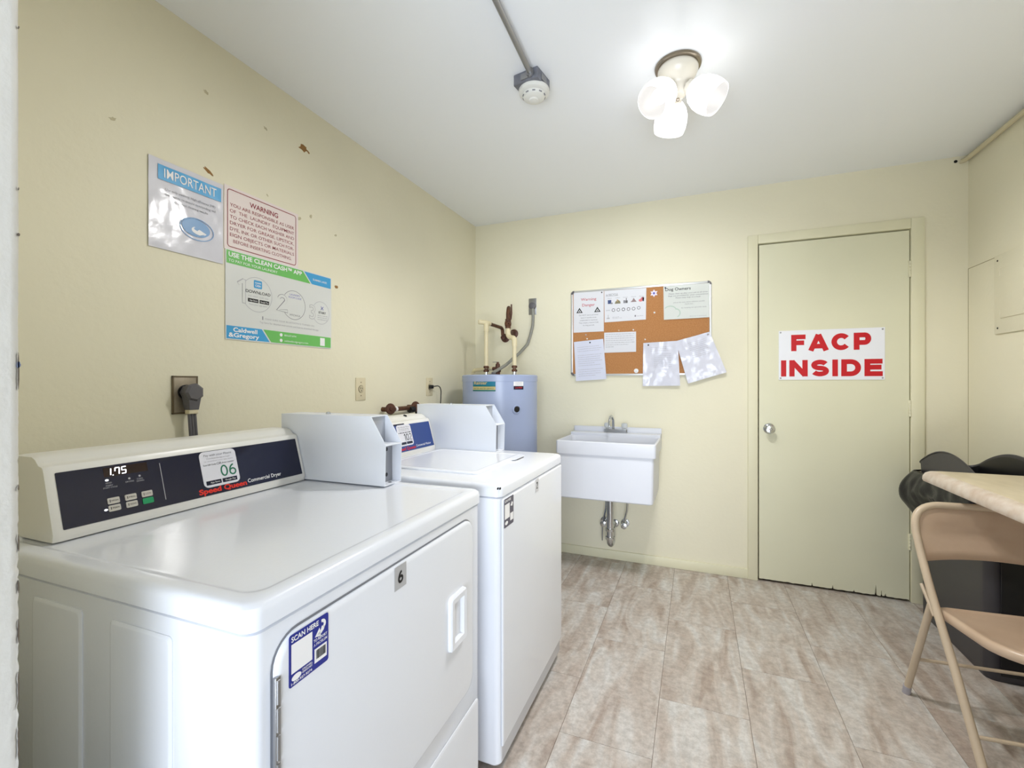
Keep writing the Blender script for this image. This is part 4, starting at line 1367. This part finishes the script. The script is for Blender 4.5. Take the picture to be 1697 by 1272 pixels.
yp = by + 0.0018
ob, P, W_, H_ = paper('warning_paper', 'white page titled Warning Danger with two black triangles, pinned at board top left', (-0.811, 1.861), (-0.596, 1.861), (-0.596, 1.578), (-0.811, 1.577), yp, PAPER)
P.text('Warning', W_ / 2, 0.222, 0.110, 0.019, CRIM if False else mat('soft_red', (190, 90, 100), .5), 1, 'c', 0.01)
P.text('Danger', W_ / 2, 0.182, 0.090, 0.019, MATS['soft_red'], 1, 'c', 0.01)
for cu in (0.043, 0.170):
    P.poly([(cu - 0.023, 0.137), (cu + 0.023, 0.137), (cu, 0.174)], BLACK, 1)
    P.poly([(cu - 0.011, 0.143), (cu + 0.011, 0.143), (cu, 0.161)], WHITE, 2)
    P.ellipse(cu, 0.149, 0.004, 0.005, BLACK, 3, 10)
for k, t in enumerate(('Do NOT store personal', 'items in laundry areas', 'unattended in machines', 'They create a hazard if left', 'for long periods')):
    P.text(t, W_ / 2, 0.116 - k * 0.018, (0.135, 0.11, 0.125, 0.14, 0.08)[k], 0.009, GREYI, 1, 'c')
P.build(ob)
ob, P, W_, H_ = paper('recycle_poster', 'landscape recycling poster with item pictures and a row of round symbols', (-0.593, 1.858), (-0.311, 1.857), (-0.314, 1.645), (-0.591, 1.639), yp - 0.001, PAPER)
P.text('to RECYCLE', 0.012, 0.180, 0.080, 0.013, GREYI, 1, 'l', 0.01)
P.line((0.010, 0.177), (0.095, 0.177), 0.0015, GREYI)
cols = (STKGREY, BRASS, DGREY, GREYI, PINK)
for k in range(5):
    cu = 0.038 + k * 0.053
    P.text(('Paper', 'Cardboard', 'Bottles', 'Metal', 'Plastics')[k], cu, 0.160, 0.030, 0.005, GREYI, 1, 'c')
    if k == 0:
        P.rect(cu - 0.014, 0.124, cu + 0.010, 0.150, mat('dark_blue_print', (60, 76, 120), .5), 1)
        P.rect(cu + 0.006, 0.122, cu + 0.019, 0.132, GREYI, 2)
    elif k == 1:
        P.poly([(cu - 0.02, 0.122), (cu + 0.02, 0.122), (cu + 0.017, 0.138), (cu + 0.004, 0.147), (cu - 0.014, 0.138)], mat('olive_print', (130, 124, 96), .5), 1)
        P.rect(cu - 0.006, 0.136, cu + 0.003, 0.150, mat('tan_print', (180, 150, 110), .5), 2)
    elif k == 2:
        P.rect(cu - 0.014, 0.122, cu - 0.002, 0.142, GREYI, 1)
        P.rect(cu - 0.001, 0.122, cu + 0.014, 0.140, DGREY, 1)
        P.rect(cu + 0.003, 0.140, cu + 0.008, 0.156, DGREY, 1)
    elif k == 3:
        P.poly([(cu - 0.02, 0.126), (cu + 0.021, 0.126), (cu + 0.010, 0.140), (cu, 0.154), (cu - 0.006, 0.140)], mat('grey_pink_print', (142, 122, 124), .5), 1)
    else:
        P.ellipse(cu - 0.006, 0.134, 0.013, 0.010, PINK, 1, 12)
        P.ellipse(cu + 0.006, 0.144, 0.011, 0.011, MATS['soft_red'], 2, 12)
        P.rect(cu + 0.006, 0.126, cu + 0.016, 0.152, STKGREY, 2)
    P.ring(0.062 + k * 0.034, 0.080, 0.0115, 0.0115, 0.0035, DGREY if k != 2 else BLACK, 1)
P.ring(0.062 + 5 * 0.034, 0.083, 0.0115, 0.0115, 0.004, GREYI, 1)
P.text('NON', 0.012, 0.077, 0.026, 0.007, GREYI, 1)
P.rect(0.016, 0.022, 0.036, 0.030, LGREY, 1)
P.rect(0.024, 0.030, 0.028, 0.050, LGREY, 1)
P.squiggle(0.055, 0.10, 0.030, 0.004, LGREY)
P.squiggle(0.055, 0.12, 0.022, 0.004, LGREY)
P.rect(0.205, 0.024, 0.214, 0.036, GREYI, 1)
P.squiggle(0.22, 0.262, 0.027, 0.005, LGREY)
P.build(ob)
ob, P, W_, H_ = paper('dog_owner_notice', 'glossy landscape Dog Owners notice in plastic at the board top right', (-0.202, 1.858), (0.079, 1.857), (0.077, 1.638), (-0.199, 1.636), yp - 0.005, SLEEVE3, 0.002, 9, n=12)
P.text('Dog Owners', 0.012, 0.187, 0.155, 0.019, BLACK, 1, 'l', 0.012)
for k, t in enumerate(('Please clean up after your pet at all times', 'Bags are provided for your convenience', 'Please keep dogs on a leash')):
    P.text(t, 0.150, 0.163 - k * 0.014, (0.235, 0.24, 0.15)[k], 0.007, GREYI, 1, 'c', .01)
P.text('and use the waste station whenever possible', 0.155, 0.105, 0.19, 0.007, GREYI, 1, 'c')
P.text('thank you', 0.155, 0.092, 0.05, 0.007, GREYI, 1, 'c')
P.text('for keeping our grounds clean', 0.185, 0.068, 0.15, 0.007, GREYI, 1, 'c')
gi = mat('pale_green_print', (176, 196, 182), .3)
P.ring(0.040, 0.060, 0.040, 0.030, 0.006, gi, 1, 0.1, 2.6, 14)
P.ring(0.075, 0.040, 0.030, 0.030, 0.006, gi, 1, -1.2, 1.6, 12)
P.squiggle(0.16, 0.26, 0.012, 0.004, LGREY)
P.build(ob)
ob, P, W_, H_ = paper('handwritten_note', 'small white handwritten note pinned in the middle of the cork board', (-0.593, 1.568), (-0.378, 1.567), (-0.378, 1.430), (-0.593, 1.428), yp - 0.001, PAPER)
for k in range(7):
    P.squiggle(0.010, (0.205, 0.2, 0.205, 0.2, 0.205, 0.165, 0.065)[k], 0.124 - k * 0.0145, 0.005, LGREY)
P.build(ob)
ob, P, W_, H_ = paper('list_sheet', 'long white printed sheet hanging over the board bottom left corner', (-0.807, 1.510), (-0.599, 1.525), (-0.576, 1.246), (-0.792, 1.232), yp - 0.006, mat('list_paper', (212, 215, 232), .5), 0.003, 3, n=10)
for k in range(15):
    if k in (3, 10):
        continue
    P.squiggle(0.022, random.choice((0.14, 0.18, 0.195)), 0.235 - k * 0.0145, 0.0035, LGREY)
P.build(ob)
ob, P, W_, H_ = paper('sleeved_page', 'crumpled clear plastic sleeve page hanging straight at board bottom right', (-0.330, 1.487), (-0.113, 1.494), (-0.097, 1.201), (-0.333, 1.198), yp - 0.007, SLEEVE2, 0.007, 11, n=22)
for k in range(3):
    P.squiggle(0.05, 0.17, 0.255 - k * 0.011, 0.0035, LGREY)
for k in range(8):
    P.squiggle(0.07, 0.18, 0.21 - k * 0.012, 0.003, LGREY)
P.build(ob)
ob, P, W_, H_ = paper('tilted_sleeved_page', 'tilted plastic-sleeved page jutting out past the board right edge', (-0.125, 1.492), (0.078, 1.545), (0.176, 1.286), (-0.050, 1.215), yp - 0.010, SLEEVE2, 0.007, 21, n=22)
for k in range(9):
    P.squiggle(0.07, 0.18, 0.245 - k * 0.012, 0.003, LGREY)
P.build(ob)


def pin(x, z, y, m, r, label, name='pushpin', cat='pushpin', group='pushpins on the cork board'):
    o = MB().lathe([(0, 0), (r, 0), (r * 1.0, 0.003), (r * 0.6, 0.006), (0, 0.007)], (x, y, z), (0, -1, 0), 14).build(name, m, origin=(x, y, z))
    tag(o, label, cat, group)
    return o


pin(-0.259, 1.688, yp, WHITE, 0.006, 'tiny white pushpin alone on the cork right of the recycling poster')
pin(-0.722, 1.558, yp, LGREY, 0.005, 'upper of two pale pins in the cork gap at the left')
pin(-0.713, 1.530, yp, WHITE, 0.005, 'lower of two pale pins, just above the long printed sheet')
pin(-0.691, 1.502, yp - 0.009, BLACK, 0.005, 'dark pin holding the long printed sheet at board left')
pin(-0.396, 1.579, yp, WHITE, 0.005, 'white pin just above right corner of the handwritten note')
pin(-0.493, 1.579, yp, mat('cork_pin_clear', (200, 170, 140), .3), 0.006, 'clear pin above the middle of the handwritten note')
pin(-0.297, 1.472, yp - 0.011, BLACK, 0.005, 'dark pin holding the straight plastic-sleeved page')
pin(-0.319, 1.511, yp, WHITE, 0.005, 'white pin on the cork just above the straight sleeved page')
pin(-0.610, 1.849, yp, DGREY, 0.005, 'grey pin at top right of the Warning Danger page')
pin(-0.189, 1.846, yp - 0.008, mat('navy_pin', (40, 44, 80), .4), 0.005, 'navy pin at the top left of the Dog Owners notice')
pin(0.069, 1.528, yp - 0.016, LGREY, 0.005, 'pale pin at the top corner of the tilted sleeved page')
o = MB().lathe([(0, 0), (0.015, 0), (0.015, 0.003), (0.012, 0.005), (0, 0.005)], (-0.377, yp, 1.301), (0, -1, 0), 20).build('round_badge', WHITE, origin=(-0.377, yp, 1.301))
tag(o, 'round white badge pinned near the bottom of the cork board', 'badge')
P = Print(BACK(-0.377, 1.301, yp - 0.0052))
P.text('a', 0, -0.005, None, 0.010, LGREY, 1, 'c')
P.build(o)
stp = [((0.026 if k % 2 == 0 else 0.015) * sin(pi * k / 6), (0.026 if k % 2 == 0 else 0.015) * cos(pi * k / 6)) for k in range(12)]
o = MB().prism(stp, lambda a, b: Vector((-0.262 + a, yp, 1.817 + b)), lambda a, b: Vector((-0.262 + a, yp - 0.0015, 1.817 + b))).build('star_sticker', mat('star_white', (226, 220, 240), .4), smooth=False, origin=(-0.262, yp, 1.817))
tag(o, 'white and violet star sticker at the top of the cork board', 'sticker')
P = Print(BACK(-0.262, 1.817, yp - 0.0015))
P.ellipse(0, 0, 0.008, 0.008, PURPLE, 1, 16)
P.build(o)

# ================================================================== SINK
sk = thing('utility_sink', 'white wall-hung laundry utility sink with chrome faucet on back wall', 'sink', (-0.51, YB, 0.51))
sx0, sx1, sy0, sy1 = -0.805, -0.213, 2.695, YB - 0.002
cxs, cys = (sx0 + sx1) / 2, (sy0 + sy1) / 2
hxs, hys = (sx1 - sx0) / 2, (sy1 - sy0) / 2
def sr(i, z, r=0.014, j=None, cy=None, back=0.0):
    j = i if j is None else j
    return [(x, y, z) for x, y in rrect(cxs, cys - back / 2, hxs - i, hys - j - back / 2, r, 5)]


tb = MB()
tb.loft([sr(0.024, 0.512, .02), sr(0.018, 0.518, .02), sr(0.012, 0.785), sr(0.001, 0.786), sr(0.0, 0.790), sr(0.0, 0.862), sr(0.004, 0.866), sr(0.010, 0.866),
         sr(0.012, 0.862, .02, None, None, 0.11), sr(0.020, 0.80, .03, None, None, 0.11), sr(0.050, 0.560, .05, None, None, 0.11), sr(0.09, 0.545, .05, None, None, 0.11)])
tb.build('basin', SINKM, sk)
lg = MB()
lg.box(sx0, sx1, 3.052, sy1, 0.855, 0.884, 0.006)
lg.build('faucet_ledge', SINKM, sk)
MB().box(sx0, sx1, sy1 - 0.022, sy1, 0.86, 0.918, 0.006).build('backsplash', SINKM, sk)
MB().lathe([(0, 0), (0.025, 0), (0.03, 0.003), (0.02, 0.004), (0, 0.003)], (-0.51, 2.86, 0.5455), (0, 0, 1), 16).build('drain', CHROME, sk)

fa = thing('faucet', 'chrome two-handle laundry faucet on the sink ledge', 'faucet', (-0.505, 3.09, 0.884))
fb = MB()
fb.prism(rrect(-0.503, 3.095, 0.078, 0.022, 0.012, 4), lambda a, b: Vector((a, b, 0.8845)), lambda a, b: Vector((a, b, 0.908)))
fb.build('faucet_base', CHROME, fa)
for x_ in (-0.560, -0.446):
    MB().lathe([(0.010, 0), (0.010, 0.008), (0.019, 0.012), (0.022, 0.024), (0.020, 0.040), (0.012, 0.044), (0, 0.044)], (x_, 3.095, 0.906), (0, 0, 1), 10).build('faucet_handle', ACRYL, fa, angle=25)
MB().tube([(-0.520, 3.095, 0.905), (-0.520, 3.085, 0.965)] + arc((-0.521, 3.08, 0.975), (-0.522, 3.03, 1.018), (-0.524, 2.985, 0.985)) + [(-0.525, 2.975, 0.965), (-0.525, 2.972, 0.935)], 0.0085, 12).build('spout', CHROME, fa)

tr = thing('drain_trap', 'chrome P-trap drain pipe under the utility sink', 'pipe', (-0.53, 3.05, 0.15))
MB().tube([(-0.530, 3.03, 0.512), (-0.530, 3.03, 0.20)] + arc((-0.530, 3.03, 0.19), (-0.530, 3.03, 0.145), (-0.530, 3.065, 0.145)) + arc((-0.530, 3.075, 0.145), (-0.530, 3.105, 0.15), (-0.530, 3.105, 0.20)) +
          arc((-0.530, 3.105, 0.23), (-0.530, 3.105, 0.25), (-0.530, 3.13, 0.25)) + [(-0.530, YB, 0.25)], 0.023, 16).build('trap_pipe', CHROME, tr)
for z in (0.245, 0.19, 0.49):
    MB().lathe([(0.022, -0.010), (0.031, -0.009), (0.032, 0), (0.031, 0.009), (0.022, 0.010)], (-0.530, 3.03, z), (0, 0, 1), 10).build('slip_nut', CHROME, tr, angle=25)
MB().lathe([(0, 0), (0.028, 0), (0.027, 0.006), (0.019, 0.010)], (-0.520, YB, 0.25), (0, -1, 0), 18).build('wall_flange', CHROME, tr)
for (x_, lab_) in ((-0.452, 'right chrome stop valve and supply line beside the drain trap'), (-0.592, 'left chrome stop valve half hidden by the drain trap')):
    sv = thing('stop_valve', lab_, 'valve', (x_, YB, 0.26), 'stop valves under the sink')
    MB().lathe([(0, 0), (0.030, 0), (0.028, 0.008), (0.010, 0.010), (0.010, 0.05), (0, 0.05)], (x_, YB, 0.260), (0, -1, 0), 18).build('wall_flange', CHROME, sv)
    MB().lathe([(0, 0), (0.012, 0.001), (0.020, 0.003), (0.020, 0.010), (0.008, 0.013), (0, 0.013)], (x_ + 0.0, YB - 0.058, 0.255), (0, -1, 0.0), 14).build('valve_handle', CHROME, sv)
    MB().tube([(x_, YB - 0.045, 0.262), (x_ + 0.004, YB - 0.045, 0.30), (x_ + 0.020, YB - 0.06, 0.36), (x_ + 0.025, YB - 0.06, 0.44), (x_ + 0.025, YB - 0.06, 0.512)], 0.0075, 8).build('supply_line', CHROME, sv)
    if x_ < -0.5:
        MB().tube([(x_ - 0.005, YB - 0.06, 0.25), (x_ - 0.006, YB - 0.06, 0.14)], 0.004, 8).build('valve_stem', STEEL, sv)

# ================================================================== CEILING LAMP
lc = Vector((-0.066, 1.852, H))
lt = thing('ceiling_light', 'three-shade frosted glass ceiling light glowing on the white ceiling', 'ceiling light', tuple(lc))
MB().lathe([(0, 0), (0.084, 0), (0.086, 0.004), (0.084, 0.010), (0.078, 0.012), (0, 0.012)], lc, (0, 0, -1), 40).build('ceiling_ring', BRONZE, lt)
MB().lathe([(0, 0.012), (0.070, 0.012), (0.074, 0.018), (0.074, 0.026), (0.068, 0.042), (0.055, 0.060), (0.040, 0.074), (0.034, 0.084), (0.032, 0.108), (0.027, 0.120), (0.012, 0.128), (0, 0.129)], lc, (0, 0, -1), 40).build('canopy', LAMPM, lt)
MB().lathe([(0, 0.127), (0.006, 0.127), (0.007, 0.133), (0.004, 0.139), (0, 0.140)], lc, (0, 0, -1), 14).build('finial', BRONZE, lt)
FW = Vector((-sin(radians(22.163)), cos(radians(22.163)), 0))
for k, (az, tilt) in enumerate(((5, 42), (125, 40), (-118, 42))):
    # azimuth clockwise from the camera's forward direction
    a = radians(22.163 - az) + pi / 2
    d = Vector((cos(a), sin(a), 0))
    ax = (d * cos(radians(tilt)) + Vector((0, 0, -1)) * sin(radians(tilt))).normalized()
    base = lc + Vector((0, 0, -0.088)) + d * 0.030
    MB().tube([base - ax * 0.01, base + ax * 0.012], 0.012, 12).build('arm', LAMPM, lt)
    s0 = base + ax * 0.010
    MB().lathe([(0.010, 0), (0.026, 0.002), (0.028, 0.010), (0.028, 0.026), (0.024, 0.028), (0, 0.028)], s0, ax, 20).build('socket', LAMPM, lt)
    sh = MB()
    pr_ = [(0.026, 0.018), (0.034, 0.022), (0.050, 0.040), (0.060, 0.064), (0.064, 0.090), (0.063, 0.112), (0.058, 0.134)]
    n_ = 32
    sh.lathe(pr_ + [(r - 0.0015, h) for r, h in reversed(pr_)] + [pr_[0]], s0, ax, n_, False, False)
    so = sh.build('glass_shade', SHADE, lt)
    sh = MB()
    sh.lathe([(r - 0.0016, h) for r, h in pr_] + [(r - 0.003, h - 0.0003) for r, h in reversed(pr_)] + [(pr_[0][0] - 0.0016, pr_[0][1])], s0, ax, n_, False, False)
    tag(sh.build('shade_lining', SHADE_IN, so), 'softly glowing inner side of the shade')
    MB().lathe([(0.0, 0.026), (0.012, 0.028), (0.013, 0.045), (0.024, 0.066), (0.028, 0.082), (0.024, 0.098), (0.012, 0.107), (0, 0.109)], s0, ax, 20).build('bulb', BULB, lt)
    ld_ = bpy.data.lights.new('bulb_light', 'SPOT')
    ld_.energy = SPOT_W * (0.68, 1.35, 1.10)[k]
    ld_.color = (1.0, 0.985, 0.965)
    ld_.shadow_soft_size = 0.045
    ld_.spot_size = radians(150)
    ld_.spot_blend = 0.6
    lo = bpy.data.objects.new('bulb_light', ld_)
    COL.objects.link(lo)
    lo.location = s0 + ax * 0.150
    lo.rotation_euler = (d * cos(radians(64)) + Vector((0, 0, -1)) * sin(radians(64))).to_track_quat('-Z', 'Y').to_euler()

# ================================================================== SMOKE DETECTOR, BOX, CONDUITS
cdt = thing('ceiling_conduit', 'thin grey metal conduit on the ceiling leading to the smoke detector', 'conduit', (-0.585, 1.0, H))
MB().tube([(-0.545, YF + 0.002, H - 0.020), (-0.596, 1.66, H - 0.020)], 0.0105, 12).build('conduit_pipe', STEEL, cdt)
MB().box(-0.582, -0.552, 0.86, 0.875, H - 0.034, H, 0.002).build('strap', STEEL, cdt)
jb = thing('junction_box', 'square grey galvanised junction box holding the smoke detector', 'junction box', (-0.605, 1.715, H))
RJ = Matrix.Translation((-0.610, 1.708, H)) @ Matrix.Rotation(radians(-10), 4, 'Z')
MB().box(-0.054, 0.054, -0.052, 0.052, -0.044, 0.0, 0.003).build('box_body', GALV, jb, xf=RJ)
for (x0, x1, y0, y1) in ((-0.0565, -0.0535, -0.02, 0.02), (0.0535, 0.0565, -0.02, 0.02), (-0.02, 0.02, -0.0545, -0.0515)):
    MB().box(x0, x1, y0, y1, -0.034, -0.010, 0.001).build('knockout', STEEL, jb, xf=RJ)
MB().lathe([(0, -0.012), (0.016, -0.012), (0.016, 0.006), (0.013, 0.010)], (-0.595, 1.650, H - 0.021), (0, 1, 0), 12).build('conduit_connector', STEEL, jb)
sd = thing('smoke_detector', 'round off-white smoke detector under the ceiling junction box', 'smoke detector', (-0.605, 1.72, H - 0.042))
MB().lathe([(0, 0), (0.060, 0), (0.062, 0.004), (0.060, 0.016), (0.052, 0.020), (0.046, 0.021), (0.042, 0.034), (0.030, 0.040), (0.022, 0.041), (0.019, 0.046), (0.010, 0.048), (0, 0.048)],
           (-0.605, 1.72, H - 0.042), (0, 0, -1), 36).build('detector_body', mat('detector_white', (226, 226, 222), .4), sd)
vn = MB()
for k in range(10):
    a = 2 * pi * k / 10
    d = Vector((cos(a), sin(a), 0))
    c = Vector((-0.605, 1.72, H - 0.042 - 0.028)) + d * 0.0445
    vn.tube([c - Vector((-d.y, d.x, 0)) * 0.006, c + Vector((-d.y, d.x, 0)) * 0.006], 0.0022, 6)
vn.build('vent_slot', GREYI, sd)

c2 = thing('wall_conduit', 'cream painted conduit running along the top of the right wall', 'conduit', (XR, 2.5, 2.41))
MB().tube([(XR - 0.020, YF + 0.01, 2.408), (XR - 0.020, 3.10, 2.408)] + arc((XR - 0.020, 3.12, 2.408), (XR - 0.020, YB - 0.006, 2.408), (XR - 0.035, YB - 0.004, 2.412)), 0.0115, 12).build('conduit_pipe', mat('conduit_cream', (206, 196, 166), .45), c2)
MB().lathe([(0, 0), (0.008, 0), (0.008, 0.001), (0, .001)], (XR - 0.052, YB, 2.415), (0, -1, 0), 14).build('hole', DARK, wb)

# ================================================================== TABLE (right)
tbx = thing('table', 'beige laminate table with pale bullnose edge at the right wall', 'table', (1.12, 1.7, 0))
tx0, tx1, ty0, ty1, tz = 0.893, XR - 0.003, 1.05, 2.468, 0.850
tt = MB()


def tr_(i, z):
    """table outline: rounded at the two free corners, square at the wall"""
    r = 0.020
    X0, Y0, Y1 = tx0 + i, ty0 + i, ty1 - i
    out = [(tx1, Y0, z)]
    for k in range(7):
        a = -pi / 2 - (pi / 2) * k / 6
        out.append((X0 + r + r * cos(a), Y0 + r + r * sin(a), z))
    for k in range(7):
        a = pi - (pi / 2) * k / 6
        out.append((X0 + r + r * cos(a), Y1 - r + r * sin(a), z))
    out.append((tx1, Y1, z))
    return out


tt.loft([tr_(0.010, tz - 0.049), tr_(0.003, tz - 0.047), tr_(0.0, tz - 0.040), tr_(0.001, tz - 0.026), tr_(0.007, tz - 0.012), tr_(0.018, tz - 0.004), tr_(0.032, tz - 0.001), tr_(0.038, tz - 0.0005)])
tt.build('table_edge', TABE, tbx)
MB().loft([tr_(0.036, tz - 0.004), tr_(0.036, tz), tr_(0.039, tz + 0.0005)]).build('table_top', TABM, tbx)
MB().tube([(1.14, 1.30, 0.03), (1.14, 1.30, tz - 0.049)], 0.035, 20).build('pedestal', BLKP, tbx)
MB().lathe([(0, 0), (0.18, 0), (0.18, 0.012), (0.05, 0.03), (0, 0.03)], (1.14, 1.30, 0), (0, 0, 1), 28).build('pedestal_base', BLKP, tbx)

# ================================================================== TRASH BIN
bn = thing('trash_bin', 'tall dark trash bin with arched rim and black liner behind the folding chair', 'trash bin', (1.22, 2.75, 0))
BX, BY, BHX, BHY = 1.218, 2.755, 0.120, 0.305


def bin_ring(i, zf):
    out = []
    for (x, y) in rrect(BX, BY, BHX - i, BHY - i, 0.035, 8):
        out.append((x, y, zf(x, y)))
    # extra points along the long sides so the rim can arch
    res = []
    n = len(out)
    for k in range(n):
        a, b = out[k], out[(k + 1) % n]
        res.append(a)
        if abs(a[1] - b[1]) > 0.2:
            for q in range(1, 24):
                t = q / 24
                x, y = a[0] + (b[0] - a[0]) * t, a[1] + (b[1] - a[1]) * t
                res.append((x, y, zf(x, y)))
    return res


def rim(x, y):
    t = (y - BY) / BHY
    return 0.785 + 0.100 * max(0.0, cos(t * pi / 2)) ** 0.9


MB().loft([bin_ring(0.012, lambda x, y: 0.0), bin_ring(0.008, lambda x, y: 0.01), bin_ring(0.004, lambda x, y: 0.70), bin_ring(0.0, rim),
           bin_ring(-0.004, lambda x, y: rim(x, y) + 0.003), bin_ring(-0.002, lambda x, y: rim(x, y) + 0.008), bin_ring(0.003, lambda x, y: rim(x, y) + 0.006),
           bin_ring(0.006, lambda x, y: rim(x, y) - 0.004), bin_ring(0.010, lambda x, y: 0.60), bin_ring(0.018, lambda x, y: 0.03)]).build('bin_body', BINM, bn, angle=50)
MB().loft([bin_ring(0.0072, lambda x, y: rim(x, y) - 0.006), bin_ring(0.0125, lambda x, y: 0.60), bin_ring(0.020, lambda x, y: 0.10)], False, False).build('inner_liner', BLKP, bn, angle=50)
fpn = MB()
fpn.box(BX - BHX + 0.045, BX + BHX - 0.012, BY - BHY - 0.004, BY - BHY + 0.004, 0.03, 0.70, 0.003)  # thin black sheet, makes the bin front darker than its sides
tag(fpn.build('front_panel', BLKP, bn), 'black sheet over the bin front')
bg = MB()
NV, NU = 16, 44
rings = []
for j in range(NV + 1):
    t = j / NV
    ring_ = []
    for k in range(NU + 1):
        s = k / NU
        # liner hem hanging over the left side, wrapping the far corner
        y = 2.50 + 0.555 * s
        if s < 0.93:
            wrap = 0.0
        else:
            wrap = (s - 0.93) / 0.07
        env = min(1.0, s * 5) ** 0.5
        bulge = env * (0.012 + 0.085 * sin(pi * min(1, t * 0.92 + 0.04)) ** 0.7 * (0.25 + 0.75 * s ** 2)) * (1 - 0.25 * wrap)
        fold = noise.noise(Vector((y * 16, t * 3.0, 4))) * 0.020 + noise.noise(Vector((y * 40, t * 6, 9))) * 0.007
        ztop = 0.772 - 0.012 * s
        zbot = 0.62 - 0.11 * s ** 3 + 0.02 * sin(s * 13)
        ring_.append((1.092 - bulge + fold * (0.25 + t) * 0.8 + wrap * 0.05, y + wrap * 0.03 * sin(pi * t), ztop + (zbot - ztop) * t))
    rings.append(ring_)
bg.loft(rings, False, False, closed=False)
o = bg.build('bin_liner', BAGM, bn, recalc=False, angle=70)
md = o.modifiers.new('thick', 'SOLIDIFY')
md.thickness = 0.002

# ================================================================== FOLDING CHAIR
fcx = thing('folding_chair', 'tan metal folding chair tucked beside the table at right', 'folding chair', (0.95, 2.05, 0))
ph = radians(5)
CW = Vector((cos(ph), sin(ph), 0))      # to the chair's far side
CD = Vector((sin(ph), -cos(ph), 0))     # the way the chair faces
C0 = Vector((0.762, 2.232, 0))


def cp_(w_, f, z):
    return C0 + CW * w_ + CD * f + Vector((0, 0, z))


Wc = 0.445
# main frame: back hoop continuing to the front feet
def side(w_, s):
    return [cp_(w_, 0.470, 0.0), cp_(w_, 0.385, 0.14), cp_(w_, 0.30, 0.28), cp_(w_, 0.205, 0.42), cp_(w_, 0.155, 0.50), cp_(w_, 0.10, 0.60), cp_(w_, 0.072, 0.66)]


top = arc(cp_(0, 0.068, 0.68), cp_(0.004, 0.045, 0.752), cp_(0.085, 0.043, 0.757), 8)
topr = arc(cp_(Wc - 0.085, 0.043, 0.757), cp_(Wc - 0.004, 0.045, 0.752), cp_(Wc, 0.068, 0.68), 8)
MB().tube(side(0, 1) + top + topr + side(Wc, 1)[::-1], 0.0125, 14).build('main_frame', CHAIRT, fcx)
# backrest sheet, bowed
br = MB()
nb_ = 32
rows = []
for j in range(7):
    t = j / 6
    row = []
    for i in range(nb_ + 1):
        s = i / nb_
        w_ = 0.003 + (Wc - 0.006) * s
        tq = min(1.0, math.sqrt(min(w_, Wc - w_) / 0.085))
        ztop = 0.68 * (1 - tq) ** 2 + 1.504 * tq * (1 - tq) + 0.757 * tq * tq
        zbot = 0.562 + 0.012 * (1 - (2 * s - 1) ** 2)
        z = zbot + (ztop - zbot) * t
        f = 0.068 + (0.68 - z) * 0.40 - 0.030 * (1 - (2 * s - 1) ** 2)
        if z > 0.68:
            f = 0.068 - (z - 0.68) * 0.3 - 0.030 * (1 - (2 * s - 1) ** 2) * (1 - t * 0.9)
        row.append(cp_(w_, f, z))
    rows.append(row)
br.loft(rows, False, False, closed=False)
o = br.build('backrest', CHAIRM, fcx, recalc=False, angle=60)
md = o.modifiers.new('thick', 'SOLIDIFY')
md.thickness = 0.004
md.offset = 0
# seat: pan with rolled edge
def seat_ring(i, z, dz=0.0):
    pts = []
    hw = Wc / 2 - 0.016 - i
    ctr = Wc / 2
    L0, L1 = 0.150 + i * .5, 0.530 - i
    out = []
    r1, r2 = 0.03, 0.13
    for (sx_, fy_, r) in ((-1, L0, r1), (-1, L1, r2), (1, L1, r2), (1, L0, r1)):
        for k in range(9):
            t = k / 8
            if (sx_, fy_) == (-1, L0):
                a = pi * 1.5 - (pi / 2) * t
            elif (sx_, fy_) == (-1, L1):
                a = pi - (pi / 2) * t
            elif (sx_, fy_) == (1, L1):
                a = pi / 2 - (pi / 2) * t
            else:
                a = 0 - (pi / 2) * t
            cx_ = ctr + sx_ * (hw - r)
            cy_ = fy_ + (r if fy_ == L0 else -r)
            u_, v_ = cx_ + r * cos(a), cy_ + r * sin(a)
            zz = z + 0.030 * (v_ - 0.15) / 0.38 - dz
            out.append(cp_(u_, v_, zz))
    return out


MB().loft([seat_ring(0.004, 0.388), seat_ring(0.0, 0.392), seat_ring(0.0, 0.408), seat_ring(0.004, 0.416), seat_ring(0.012, 0.418), seat_ring(0.022, 0.415), seat_ring(0.05, 0.413)]).build('seat', CHAIRM, fcx, angle=60)
# rear legs
for w_ in (0.022, Wc - 0.022):
    MB().tube([cp_(w_ - (0.018 if w_ < 0.2 else -0.018), 0.0, 0.016), cp_(w_ - (0.008 if w_ < 0.2 else -0.008), 0.062, 0.215), cp_(w_, 0.125, 0.41)], 0.0118, 12).build('leg', CHAIRT, fcx)
    MB().tube([cp_(w_ - (0.018 if w_ < 0.2 else -0.018), -0.004, 0.0), cp_(w_ - (0.018 if w_ < 0.2 else -0.018), 0.005, 0.034)], 0.0135, 14).build('rubber_foot', CHAIRG, fcx)
    MB().tube([cp_(w_ - (0.020 if w_ < 0.2 else -0.020), 0.105, 0.475), cp_(w_ - (0.020 if w_ < 0.2 else -0.020), 0.185, 0.395)], 0.006, 8).build('hinge_link', CHAIRT, fcx)
MB().tube([cp_(0.012, 0.048, 0.165), cp_(Wc - 0.012, 0.048, 0.165)], 0.006, 10).build('stretcher', CHAIRT, fcx)
MB().tube([cp_(0.0, 0.395, 0.125), cp_(Wc, 0.395, 0.125)], 0.006, 10).build('stretcher', CHAIRT, fcx)
